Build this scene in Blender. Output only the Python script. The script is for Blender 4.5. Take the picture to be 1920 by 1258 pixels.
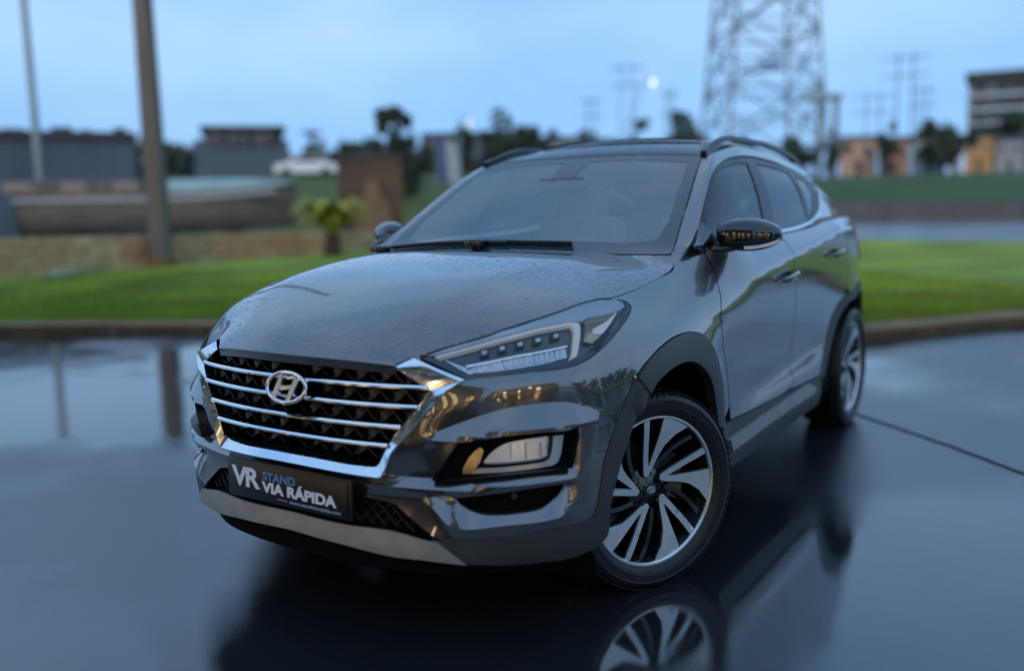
import bpy, bmesh, math, random
import numpy as np
from mathutils import Vector, Matrix
from mathutils.geometry import delaunay_2d_cdt
for o in list(bpy.data.objects): bpy.data.objects.remove(o)
random.seed(7); RNG = np.random.default_rng(7)
R = math.radians
# ---------------------------------------------------------------- numeric core
# frame: origin on the ground under the middle of the car's front axle, x = car forward, y = car left, z = up
CAM = np.array([2.7664, 2.0612, 1.2993]); YAW, PIT, ROL, FPX = 3.72412298, -.140982553, -.0209790819, 1687.59
def cam_axes():
    f = np.array([math.cos(YAW)*math.cos(PIT), math.sin(YAW)*math.cos(PIT), math.sin(PIT)])
    r = np.cross(f, [0, 0, 1.]); r /= np.linalg.norm(r); u = np.cross(r, f)
    c, s = math.cos(ROL), math.sin(ROL)
    return f, c*r+s*u, -s*r+c*u
FV, RV, UV = cam_axes()
def ray(px, py): return FV+RV*((px-960)/FPX)-UV*((py-629)/FPX)
def on_axis(px, py, axis, val):
    d = ray(px, py); return CAM+d*((val-CAM[axis])/d[axis])
def ground(px, py, z=0.): return on_axis(px, py, 2, z)
def at_dist(px, py, dist):                    # dist = horizontal distance
    d = ray(px, py); return CAM+d*(dist/math.hypot(d[0], d[1]))
def proj(X):
    d = np.asarray(X, float)-CAM; w = d@FV
    return np.stack([960+FPX*(d@RV)/w, 629-FPX*(d@UV)/w], -1)

# ---------------------------------------------------------------- camera, sky, sun, exposure
SC = bpy.context.scene; COL = SC.collection
cd = bpy.data.cameras.new('camera'); camo = bpy.data.objects.new('camera', cd); COL.objects.link(camo); SC.camera = camo
cd.sensor_fit = 'HORIZONTAL'; cd.sensor_width = 36.; cd.lens = 36.*FPX/1920; cd.clip_start = .05; cd.clip_end = 4000
camo.matrix_world = Matrix(((RV[0], UV[0], -FV[0], CAM[0]), (RV[1], UV[1], -FV[1], CAM[1]), (RV[2], UV[2], -FV[2], CAM[2]), (0, 0, 0, 1)))
cd.dof.use_dof = True; cd.dof.focus_distance = 3.05; cd.dof.aperture_fstop = cd.lens/1000/.043
W = bpy.data.worlds.new('World'); SC.world = W; W.use_nodes = True
nt = W.node_tree; bg = nt.nodes['Background']
SUN_EL, SUN_AZ = R(17), R(18)          # a low veiled sun behind the showroom, lighting the far side
sky = nt.nodes.new('ShaderNodeTexSky'); sky.sky_type = 'NISHITA'; sky.sun_disc = False; sky.sun_elevation = SUN_EL; sky.sun_rotation = math.pi/2-SUN_AZ
sky.ozone_density = 4.0; sky.dust_density = .6; sky.air_density = 1.0
mx = nt.nodes.new('ShaderNodeMix'); mx.data_type = 'RGBA'; mx.inputs[0].default_value = .88
tc = nt.nodes.new('ShaderNodeTexCoord'); nz = nt.nodes.new('ShaderNodeTexNoise'); mp = nt.nodes.new('ShaderNodeMapping')
nz.inputs['Scale'].default_value = 1.6; nz.inputs['Detail'].default_value = 4; mp.inputs['Scale'].default_value = (1, 1, 2.5)
rp = nt.nodes.new('ShaderNodeValToRGB'); rp.color_ramp.elements[0].position = .40; rp.color_ramp.elements[1].position = .64
rp.color_ramp.elements[0].color = (2.15, 4.35, 7.8, 1); rp.color_ramp.elements[1].color = (3.7, 5.6, 8.1, 1)   # thin even cloud over the blue
nt.links.new(tc.outputs['Generated'], mp.inputs[0]); nt.links.new(mp.outputs[0], nz.inputs['Vector']); nt.links.new(nz.outputs['Fac'], rp.inputs[0])
nt.links.new(sky.outputs[0], mx.inputs[6]); nt.links.new(rp.outputs[0], mx.inputs[7]); nt.links.new(mx.outputs[2], bg.inputs[0])
bg.inputs[1].default_value = .090
sd = bpy.data.lights.new('sun', 'SUN'); sd.energy = 1.2; sd.angle = R(14); sd.color = (1, .86, .72)
so = bpy.data.objects.new('sun', sd); COL.objects.link(so)
so.rotation_euler = Vector((-math.cos(SUN_EL)*math.cos(SUN_AZ), -math.cos(SUN_EL)*math.sin(SUN_AZ), -math.sin(SUN_EL))).to_track_quat('-Z', 'Y').to_euler()
SC.view_settings.view_transform = 'Standard'; SC.view_settings.look = 'None'; SC.view_settings.exposure = .62; SC.view_settings.gamma = 1
SC.render.engine = 'CYCLES'
# traced outlines are noted in the coordinates of enlarged views: key -> (x0, y0, scale)
ZV = {'N': (0, 0, 1), '1': (340, 530, 4.8), '2': (340, 780, 4.8), '3': (700, 560, 4.8), '4': (740, 800, 4.8), '5': (1000, 540, 4.8),
      '6': (1080, 700, 3.144), '7': (1340, 500, 3.147), '8': (1240, 250, 4.8), 'R4': (700, 240, 2.954), 'R3': (1250, 240, 2.03)}
def zp(k, *pts):
    a, b, s = ZV[k]; return [(a+x/s, b+y/s) for x, y in pts]

def pchip(xk, yk, x):
    """monotone cubic; xk (n,), yk (n,) or (n,m) with x (m,)"""
    xk = np.asarray(xk, float); yk = np.asarray(yk, float); x = np.asarray(x, float)
    one = yk.ndim == 1
    Y = yk[:, None] if one else yk
    h = np.diff(xk)[:, None]; dl = np.diff(Y, axis=0)/h
    m = np.zeros_like(Y)
    a, b = dl[:-1], dl[1:]; w1 = 2*h[1:]+h[:-1]; w2 = h[1:]+2*h[:-1]
    ok = a*b > 0
    with np.errstate(divide='ignore', invalid='ignore'):
        hm = (w1+w2)/(w1/np.where(ok, a, 1)+w2/np.where(ok, b, 1))
    m[1:-1] = np.where(ok, hm, 0); m[0] = dl[0]; m[-1] = dl[-1]
    xc = np.clip(x, xk[0], xk[-1])
    i = np.clip(np.searchsorted(xk, xc, side='right')-1, 0, len(xk)-2)
    hh = (xk[i+1]-xk[i]); t = (xc-xk[i])/hh
    if one:
        y0, y1, m0, m1 = Y[i, 0], Y[i+1, 0], m[i, 0], m[i+1, 0]
    else:
        j = np.arange(len(x)); y0, y1, m0, m1 = Y[i, j], Y[i+1, j], m[i, j], m[i+1, j]
    return (2*t**3-3*t**2+1)*y0+(t**3-2*t**2+t)*hh*m0+(-2*t**3+3*t**2)*y1+(t**3-t**2)*hh*m1
def catmull(P, n=12, closed=False):
    P = np.asarray(P, float); N = len(P); out = []
    for i in range(N if closed else N-1):
        g = lambda k: P[k % N] if closed else P[min(max(k, 0), N-1)]
        p0, p1, p2, p3 = g(i-1), g(i), g(i+1), g(i+2)
        d1 = max(np.linalg.norm(p1-p0), 1e-6)**.5; d2 = max(np.linalg.norm(p2-p1), 1e-6)**.5; d3 = max(np.linalg.norm(p3-p2), 1e-6)**.5
        m1 = (p1-p0)/d1-(p2-p0)/(d1+d2)+(p2-p1)/d2 if d1 > 1e-2 else (p2-p1)/d2
        m2 = (p2-p1)/d2-(p3-p1)/(d2+d3)+(p3-p2)/d3 if d3 > 1e-2 else (p2-p1)/d2
        m1 = m1*d2; m2 = m2*d2
        for k in range(n):
            t = k/n
            out.append((2*t**3-3*t**2+1)*p1+(t**3-2*t**2+t)*m1+(-2*t**3+3*t**2)*p2+(t**3-t**2)*m2)
    if not closed: out.append(P[-1])
    return np.array(out)
def resample(P, h, closed=False):
    P = np.asarray(P, float)
    if closed: P = np.vstack([P, P[:1]])
    out = [P[0]]
    for a, b in zip(P[:-1], P[1:]):
        L = np.linalg.norm(b-a)
        if L < 1e-5: continue
        n = max(1, int(math.ceil(L/h)))
        out += [a+(b-a)*k/n for k in range(1, n+1)]
    out = np.array(out)
    return out[:-1] if closed else out
def sstep(a, b, x): t = np.clip((np.asarray(x, float)-a)/(b-a), 0, 1); return t*t*(3-2*t)

# ---- belt: everything below the windows, a height field over the car's plan outline; domain (u = length along the plan, z)
PLAN = catmull([(.905, 0), (.897, .2), (.862, .4), (.80, .55), (.71, .68), (.58, .79), (.42, .862), (.2, .896), (0, .905), (-.4, .905), (-1.2, .905),
                (-2.0, .905), (-2.4, .897), (-2.67, .875), (-2.9, .838), (-3.15, .775), (-3.35, .68), (-3.47, .5), (-3.52, .25), (-3.53, 0)], 60)
PU = np.concatenate([[0], np.cumsum(np.linalg.norm(np.diff(PLAN, axis=0), axis=1))])
_t = np.gradient(PLAN, PU, axis=0); _t /= np.linalg.norm(_t, axis=1)[:, None]
PN = np.stack([_t[:, 1], -_t[:, 0]], 1)
_k = np.ones(41)/41
PN = np.stack([np.convolve(np.pad(PN[:, i], 20, 'edge'), _k, 'valid') for i in (0, 1)], 1)
PN[0] = (1, 0); PN[-1] = (-1, 0); PN /= np.linalg.norm(PN, axis=1)[:, None]
def u_of(x=None, y=None):
    if x is not None: return float(PU[np.argmin(np.abs(PLAN[:, 0]-x)+(PLAN[:, 1] < .3)*9)])
    return float(PU[np.argmin(np.abs(PLAN[:, 1]-y)+(PLAN[:, 0] < 0)*9)])
UEND = PU[-1]
RZ = np.array([.14, .20, .26, .32, .38, .45, .55, .65, .75, .80, .85, .90, .95, 1.0, 1.06, 1.12, 1.20, 1.26])
COLS = [
 (0.0,           [-.10, -.03, -.002, 0, -.005, -.012, -.008, -.012, -.02, -.026, -.032, -.05, -.09, -.15, -.22, -.3, -.4, -.5]),
 (u_of(y=.35),   [-.10, -.03, -.002, 0, -.005, -.012, -.008, -.012, -.02, -.026, -.032, -.07, -.12, -.19, -.27, -.35, -.45, -.55]),
 (u_of(y=.55),   [-.10, -.04, -.005, .006, .006, .006, .006, .002, -.010, -.018, -.045, -.10, -.18, -.265, -.36, -.45, -.55, -.65]),
 (u_of(y=.70),   [-.11, -.05, -.01, .010, .016, .020, .020, .010, -.006, -.02, -.044, -.08, -.13, -.205, -.30, -.40, -.52, -.6]),
 (u_of(x=.45),   [-.12, -.06, -.02, .0, .006, .01, .008, .004, -.004, -.012, -.03, -.065, -.118, -.188, -.28, -.38, -.48, -.56]),
 (u_of(x=.15),   [-.12, -.06, -.02, -.0, .002, .006, .006, .004, .004, .0, -.012, -.045, -.10, -.165, -.25, -.33, -.43, -.5]),
 (u_of(x=-.22),  [-.12, -.06, -.03, -.02, -.02, -.015, -.01, -.004, .002, .002, -.002, -.014, -.045, -.09, -.15, -.21, -.28, -.34]),
 (u_of(x=-.5),   [-.13, -.08, -.05, -.035, -.032, -.034, -.032, -.026, -.014, -.009, -.006, -.006, -.014, -.038, -.078, -.114, -.16, -.2]),
 (u_of(x=-.85),  [-.13, -.08, -.05, -.035, -.034, -.036, -.038, -.032, -.02, -.014, -.009, -.006, -.004, -.003, -.003, -.003, -.003, -.003]),
 (u_of(x=-1.6),  [-.13, -.08, -.05, -.035, -.034, -.036, -.038, -.034, -.022, -.016, -.011, -.007, -.004, -.002, -.001, -.001, -.001, -.001]),
 (u_of(x=-2.2),  [-.13, -.07, -.045, -.03, -.028, -.028, -.026, -.022, -.014, -.01, -.007, -.005, -.003, -.002, -.002, -.003, -.004, -.004]),
 (u_of(x=-2.67), [-.12, -.06, -.03, -.015, -.01, -.006, .0, .004, .006, .006, .004, .0, -.004, -.008, -.014, -.02, -.03, -.04]),
 (u_of(x=-3.1),  [-.12, -.05, -.02, .0, .01, .012, .012, .01, .008, .006, .004, .0, -.004, -.01, -.02, -.035, -.055, -.08]),
 (UEND,          [-.10, -.03, -.0, .01, .015, .015, .01, -.02, -.04, -.05, -.06, -.065, -.07, -.08, -.1, -.12, -.15, -.18])]
CU = np.array([c[0] for c in COLS]); CT = np.array([c[1] for c in COLS])
HUBZ = .338; WB = 2.67
def plan_at(u):
    u = np.clip(u, 0, UEND)
    x = np.interp(u, PU, PLAN[:, 0]); y = np.interp(u, PU, PLAN[:, 1])
    nx = np.interp(u, PU, PN[:, 0]); ny = np.interp(u, PU, PN[:, 1])
    return x, y, nx, ny
def zc_of(x): return np.minimum(1.015-.109*(x+.85), 1.158)
RELIEF = []          # functions (u, z, x) -> extra offset
def belt_d(u, z):
    u = np.asarray(u, float); z = np.asarray(z, float)
    cols = np.stack([pchip(RZ, c, z) for c in CT])
    d = pchip(CU, cols, np.clip(u, CU[0], CU[-1]))
    x = np.interp(u, PU, PLAN[:, 0])
    # shoulder crease
    side = (u > u_of(x=.3)) & (u < u_of(x=-3.2))
    k = np.interp(-x, [.5, .85, 1.2, 1.6, 2.0, 2.4, 2.8, 3.2], [0, .56, .70, 1.0, 1.25, 1.2, .8, .4])
    e = z-zc_of(x); soft = .006
    ramp = np.where(e > .05, e, soft*np.log1p(np.exp(np.clip(e/soft, -40, 40))))
    d = d-np.where(side, k*ramp, 0)*sstep(-.5, -.85, x)
    # wheel-arch flare
    for hx, amp in ((0.0, .016), (-WB, .010)):
        r = np.hypot(x-hx, z-HUBZ)
        d = d+np.where(side, amp*np.exp(-((r-.44)/.085)**2), 0)
    # scalloped lower door
    zs = .50+.055*(-x-.6)
    w = sstep(-.55, -1.0, x)*sstep(-2.15, -1.75, x)
    s = z-zs
    d = d-np.where(side, w*.013*np.exp(-(s/.06)**2), 0)
    for f in RELIEF: d = d+f(u, z, x)
    return d
def belt(u, z, off=0.):
    u = np.asarray(u, float); z = np.asarray(z, float)
    x, y, nx, ny = plan_at(u); d = belt_d(u, z)+off
    return np.stack([x+nx*d, y+ny*d, z+0*u], -1)

# ---- greenhouse: windscreen, roof, pillars and side glass; domain (x, v), v 0 = waistline, 2 = top of the doors, 3 = screen edge / roof edge, 5 = centre line
GX = np.array([-.12, -.388, -.55, -.75, -.935, -1.05, -1.21, -1.43, -1.84, -2.1, -2.45, -2.75, -3.0, -3.3])*-1
GB = np.array([(.80, 1.08), (.80, 1.115), (.805, 1.13), (.815, 1.143), (.818, 1.148), (.82, 1.152), (.822, 1.155), (.822, 1.16), (.815, 1.178), (.803, 1.203), (.775, 1.21), (.735, 1.21), (.69, 1.20), (.60, 1.17)])
GE = np.array([(.785, 1.09), (.775, 1.135), (.745, 1.21), (.70, 1.331), (.662, 1.435), (.648, 1.472), (.636, 1.50), (.632, 1.518), (.628, 1.510), (.622, 1.488), (.612, 1.447), (.595, 1.40), (.57, 1.34), (.53, 1.24)])
GR = np.array([(.74, 1.05), (.706, 1.122), (.674, 1.226), (.632, 1.352), (.592, 1.459), (.572, 1.514), (.560, 1.548), (.556, 1.573), (.553, 1.571), (.550, 1.556), (.543, 1.520), (.530, 1.472), (.51, 1.41), (.48, 1.28)])
GC = np.array([1.01, 1.168, 1.275, 1.397, 1.498, 1.549, 1.588, 1.622, 1.640, 1.636, 1.612, 1.568, 1.51, 1.33])
def gh(x, v, off=0.):
    x = np.asarray(x, float); v = np.asarray(v, float); sx = -x
    gb = [pchip(GX, GB[:, i], sx) for i in (0, 1)]; ge = [pchip(GX, GE[:, i], sx) for i in (0, 1)]; gr = [pchip(GX, GR[:, i], sx) for i in (0, 1)]
    gc = pchip(GX, GC, sx)
    bow = .022
    gm = [(gb[0]+ge[0])/2+bow*.9, (gb[1]+ge[1])/2+bow*.4]
    q = lambda f: gr[1]+(gc-gr[1])*(1-(1-f)**2.1)
    Y = np.stack([gb[0], gm[0], ge[0], gr[0], gr[0]*.5, 0*x]); Z = np.stack([gb[1], gm[1], ge[1], gr[1], q(.5), gc])
    kn = np.arange(6.)
    # reflect past the centre so the crown is smooth
    Y = np.concatenate([Y, -Y[-2:-3:-1]]); Z = np.concatenate([Z, Z[-2:-3:-1]]); kn = np.arange(7.)
    def sp(T):
        m = np.zeros_like(T); m[1:-1] = (T[2:]-T[:-2])/2; m[0] = T[1]-T[0]; m[-1] = T[-1]-T[-2]
        vv = np.clip(v, 0, 6); i = np.clip(vv.astype(int), 0, 5); t = vv-i; j = np.arange(T.shape[1])
        return (2*t**3-3*t**2+1)*T[i, j]+(t**3-2*t**2+t)*m[i, j]+(-2*t**3+3*t**2)*T[i+1, j]+(t**3-t**2)*m[i+1, j]
    y, z = sp(Y), sp(Z)
    if np.any(off != 0):
        e = 1e-3
        a = gh(x+e, v); b = gh(x-e, v); c = gh(x, np.minimum(v+e, 6)); d_ = gh(x, np.maximum(v-e, 0))
        n = np.cross(c-d_, a-b); n /= np.linalg.norm(n, axis=-1)[..., None]
        return np.stack([x, y, z], -1)+n*off
    return np.stack([x, y, z], -1)

class Tracer:
    """pixel -> domain coordinates of the nearest sheet the pixel's ray meets"""
    def __init__(s, f, A, B):
        a, b = np.meshgrid(A, B, indexing='ij'); s.sh = a.shape
        s.a, s.b = a.ravel(), b.ravel(); s.X = f(s.a, s.b); s.p = proj(s.X); s.dep = (s.X-CAM)@FV
        n, m = a.shape; I = np.arange(n*m).reshape(n, m)
        s.T = np.concatenate([np.stack([I[:-1, :-1], I[1:, :-1], I[1:, 1:]], -1).reshape(-1, 3), np.stack([I[:-1, :-1], I[1:, 1:], I[:-1, 1:]], -1).reshape(-1, 3)])
        s.P = s.p[s.T]
    def __call__(s, pts):
        out = []
        P = s.P; d = (P[:, 1, 0]-P[:, 0, 0])*(P[:, 2, 1]-P[:, 0, 1])-(P[:, 2, 0]-P[:, 0, 0])*(P[:, 1, 1]-P[:, 0, 1])
        d = np.where(np.abs(d) < 1e-12, 1e-12, d)
        for q in pts:
            qx, qy = q
            w1 = ((qx-P[:, 0, 0])*(P[:, 2, 1]-P[:, 0, 1])-(P[:, 2, 0]-P[:, 0, 0])*(qy-P[:, 0, 1]))/d
            w2 = ((P[:, 1, 0]-P[:, 0, 0])*(qy-P[:, 0, 1])-(qx-P[:, 0, 0])*(P[:, 1, 1]-P[:, 0, 1]))/d
            ok = np.where((w1 >= -1e-6) & (w2 >= -1e-6) & (w1+w2 <= 1+1e-6))[0]
            if len(ok):
                dp = s.dep[s.T[ok]].mean(1); t = ok[np.argmin(dp)]
                W = np.array([1-w1[t]-w2[t], w1[t], w2[t]])
                out.append((s.a[s.T[t]]@W, s.b[s.T[t]]@W))
            else:
                i = np.argmin(np.hypot(s.p[:, 0]-qx, s.p[:, 1]-qy)); out.append((s.a[i], s.b[i]))
        return np.array(out)
_bu = np.concatenate([np.linspace(0, u_of(x=-.5), 160), np.linspace(u_of(x=-.5), u_of(x=-3.0), 120)[1:]])
tr_belt = Tracer(belt, _bu, np.linspace(.14, 1.26, 120))
tr_gh = Tracer(gh, np.linspace(-.2, -3.0, 160), np.linspace(0, 5.0, 90))
# ---------------------------------------------------------------- materials
def mat(name, col, rough=.5, metal=0., spec=.5, coat=0., coat_rough=.03, emit=None, estr=0., trans=0., alpha=1.):
    m = bpy.data.materials.new(name); m.use_nodes = True; p = m.node_tree.nodes['Principled BSDF']
    p.inputs['Base Color'].default_value = (*col, 1); p.inputs['Roughness'].default_value = rough; p.inputs['Metallic'].default_value = metal
    p.inputs['Specular IOR Level'].default_value = spec; p.inputs['Coat Weight'].default_value = coat; p.inputs['Coat Roughness'].default_value = coat_rough
    p.inputs['Transmission Weight'].default_value = trans; p.inputs['Alpha'].default_value = alpha
    if emit: p.inputs['Emission Color'].default_value = (*emit, 1); p.inputs['Emission Strength'].default_value = estr
    return m
def nodes(m): return m.node_tree.nodes, m.node_tree.links, m.node_tree.nodes['Principled BSDF']
def add(m, t, **kw):
    n = m.node_tree.nodes.new('ShaderNode'+t)
    for k, v in kw.items():
        if k in n.inputs: n.inputs[k].default_value = v
        else: setattr(n, k, v)
    return n
def vary(m, col2, scale=3., detail=5., lo=.35, hi=.65, rough_var=None, bump=0., bscale=None, stretch=(1, 1, 1)):
    """uneven colour (and roughness, fine relief) from noise in object space"""
    N, L, p = nodes(m); c1 = tuple(p.inputs['Base Color'].default_value)
    g = add(m, 'TexCoord'); mp_ = add(m, 'Mapping'); mp_.inputs['Scale'].default_value = stretch; L.new(g.outputs['Object'], mp_.inputs[0])
    n = add(m, 'TexNoise', Scale=scale, Detail=detail); L.new(mp_.outputs[0], n.inputs['Vector'])
    r = add(m, 'ValToRGB'); r.color_ramp.elements[0].position = lo; r.color_ramp.elements[1].position = hi
    r.color_ramp.elements[0].color = c1; r.color_ramp.elements[1].color = (*col2, 1)
    L.new(n.outputs['Fac'], r.inputs[0]); L.new(r.outputs[0], p.inputs['Base Color'])
    if rough_var:
        q = add(m, 'MapRange'); q.inputs['To Min'].default_value, q.inputs['To Max'].default_value = rough_var
        L.new(n.outputs['Fac'], q.inputs[0]); L.new(q.outputs[0], p.inputs['Roughness'])
    if bump:
        n2 = add(m, 'TexNoise', Scale=bscale or scale*6, Detail=6.); L.new(mp_.outputs[0], n2.inputs['Vector'])
        b = add(m, 'Bump', Strength=bump, Distance=.02); L.new(n2.outputs['Fac'], b.inputs['Height']); L.new(b.outputs[0], p.inputs['Normal'])
    return m
def drops(m, scale=95., strength=.5, dist=.0016, cover=.5, coat=True):
    """rain beads: raised domes of two sizes, here and there"""
    N, L, p = nodes(m); g = add(m, 'TexCoord')
    hs = []
    for sc, cv in ((scale, cover), (scale*2.3, cover*.8)):
        v = add(m, 'TexVoronoi', Scale=sc, Randomness=1.); L.new(g.outputs['Object'], v.inputs['Vector'])
        w = add(m, 'TexWhiteNoise'); w.noise_dimensions = '3D'; L.new(v.outputs['Position'], w.inputs['Vector'])
        rad = add(m, 'MapRange'); rad.inputs['From Min'].default_value = 1-cv; rad.inputs['To Min'].default_value = 0.; rad.inputs['To Max'].default_value = .42; L.new(w.outputs['Value'], rad.inputs[0])
        dv = add(m, 'Math', operation='DIVIDE'); L.new(v.outputs['Distance'], dv.inputs[0])
        mxx = add(m, 'Math', operation='MAXIMUM'); L.new(rad.outputs[0], mxx.inputs[0]); mxx.inputs[1].default_value = .01; L.new(mxx.outputs[0], dv.inputs[1])
        sq = add(m, 'Math', operation='POWER'); L.new(dv.outputs[0], sq.inputs[0]); sq.inputs[1].default_value = 2.
        iv = add(m, 'Math', operation='SUBTRACT'); iv.inputs[0].default_value = 1.; L.new(sq.outputs[0], iv.inputs[1]); iv.use_clamp = True
        rt = add(m, 'Math', operation='POWER'); L.new(iv.outputs[0], rt.inputs[0]); rt.inputs[1].default_value = .5
        hs.append(rt)
    a = add(m, 'Math', operation='ADD'); L.new(hs[0].outputs[0], a.inputs[0]); L.new(hs[1].outputs[0], a.inputs[1])
    b = add(m, 'Bump', Strength=strength, Distance=dist); L.new(a.outputs[0], b.inputs['Height'])
    if 'Normal' in p.inputs:
        L.new(b.outputs[0], p.inputs['Normal'])
        if coat: L.new(b.outputs[0], p.inputs['Coat Normal'])
    return b
def glassy(name, tint=(.8, .9, .92), refl=1.6, rough=.0, sky_sheen=0., wet=False):
    """thin pane: clear coat of reflection over tinted see-through"""
    m = bpy.data.materials.new(name); m.use_nodes = True; N = m.node_tree.nodes; L = m.node_tree.links
    N.remove(N['Principled BSDF']); out = N['Material Output']
    t = add(m, 'BsdfTransparent'); t.inputs[0].default_value = (*tint, 1); g = add(m, 'BsdfGlossy', Roughness=rough)
    f = add(m, 'Fresnel', IOR=refl); mixs = add(m, 'MixShader'); L.new(f.outputs[0], mixs.inputs[0]); 
    body = t.outputs[0]
    if sky_sheen:
        d = add(m, 'BsdfDiffuse'); d.inputs[0].default_value = (.50, .74, .86, 1); mh = add(m, 'MixShader'); mh.inputs[0].default_value = sky_sheen  # pale blue diffuse stands in for sky reflected in the pane
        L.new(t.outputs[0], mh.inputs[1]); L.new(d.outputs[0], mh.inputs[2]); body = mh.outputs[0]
    L.new(body, mixs.inputs[1]); L.new(g.outputs[0], mixs.inputs[2]); L.new(mixs.outputs[0], out.inputs[0])
    if wet:
        class Q: pass
        v = add(m, 'TexVoronoi', Scale=105.); gg = add(m, 'TexCoord'); L.new(gg.outputs['Object'], v.inputs['Vector'])
        w = add(m, 'TexWhiteNoise'); w.noise_dimensions = '3D'; L.new(v.outputs['Position'], w.inputs['Vector'])
        rad = add(m, 'MapRange'); rad.inputs['From Min'].default_value = .55; rad.inputs['To Min'].default_value = .01; rad.inputs['To Max'].default_value = .4; L.new(w.outputs['Value'], rad.inputs[0])
        dv = add(m, 'Math', operation='DIVIDE'); L.new(v.outputs['Distance'], dv.inputs[0]); L.new(rad.outputs[0], dv.inputs[1])
        iv = add(m, 'Math', operation='SUBTRACT'); iv.inputs[0].default_value = 1.; L.new(dv.outputs[0], iv.inputs[1]); iv.use_clamp = True
        b = add(m, 'Bump', Strength=.8, Distance=.0016); L.new(iv.outputs[0], b.inputs['Height']); L.new(b.outputs[0], g.inputs['Normal']); L.new(b.outputs[0], f.inputs['Normal'])
    return m

# ---------------------------------------------------------------- mesh helpers
def mesh_obj(name, V, F, m, parent=None, normals=None, sharp=None, smooth=True):
    me = bpy.data.meshes.new(name); me.from_pydata([tuple(map(float, v)) for v in V], [], [tuple(map(int, f)) for f in F]); me.validate(clean_customdata=False)
    if m is not None: me.materials.append(m)
    if smooth: me.polygons.foreach_set('use_smooth', [True]*len(me.polygons))
    if sharp is not None: me.set_sharp_from_angle(angle=R(sharp))
    me.update()
    if normals is not None: me.normals_split_custom_set_from_vertices([tuple(map(float, n)) for n in normals])
    o = bpy.data.objects.new(name, me); COL.objects.link(o)
    if parent is not None: o.parent = parent; o.matrix_parent_inverse = parent.matrix_world.inverted() if False else Matrix.Translation(-Vector(parent.location)) if parent.parent is None else Matrix()
    return o
def tag(o, label=None, cat=None, group=None, kind=None):
    if label: o['label'] = label
    if cat: o['category'] = cat
    if group: o['group'] = group
    if kind: o['kind'] = kind
    return o
def empty(name, loc, label, cat, group=None):
    o = bpy.data.objects.new(name, None); COL.objects.link(o); o.location = tuple(map(float, loc)); o.empty_display_size = .2
    return tag(o, label, cat, group)
def inside(poly, P):
    x, y = P[:, 0], P[:, 1]; c = np.zeros(len(P), bool); n = len(poly)
    for i in range(n):
        x0, y0 = poly[i-1]; x1, y1 = poly[i]
        if y0 == y1: continue
        t = ((y0 > y) != (y1 > y)) & (x < (x1-x0)*(y-y0)/(y1-y0)+x0); c ^= t
    return c
class Geo:
    def __init__(s): s.V = []; s.F = []; s.N = []
    def add(s, V, F, N=None):
        k = len(s.V); s.V += [tuple(v) for v in V]; s.F += [tuple(i+k for i in f) for f in F]
        s.N += [tuple(n) for n in N] if N is not None else [(0, 0, 0)]*len(V)
        return s
    def mirrored(s):
        g = Geo(); g.V = [(x, -y, z) for x, y, z in s.V]; g.F = [tuple(reversed(f)) for f in s.F]; g.N = [(x, -y, z) for x, y, z in s.N]; return g
    def both(s):
        g = Geo(); g.add(s.V, s.F, s.N); m = s.mirrored(); g.add(m.V, m.F, m.N); return g
    def obj(s, name, m, parent=None, sharp=None, custom=True):
        use = custom and sharp is None and any(n != (0, 0, 0) for n in s.N)
        return mesh_obj(name, s.V, s.F, m, parent, s.N if use else None, sharp)
def fnormal(f, a, b, off, flip, e=1.5e-3):
    du = f(a+e, b, off)-f(a-e, b, off); dv = f(a, b+e, off)-f(a, b-e, off)
    n = np.cross(du, dv); n /= np.linalg.norm(n, axis=1)[:, None]+1e-12
    return -n if flip else n
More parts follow.
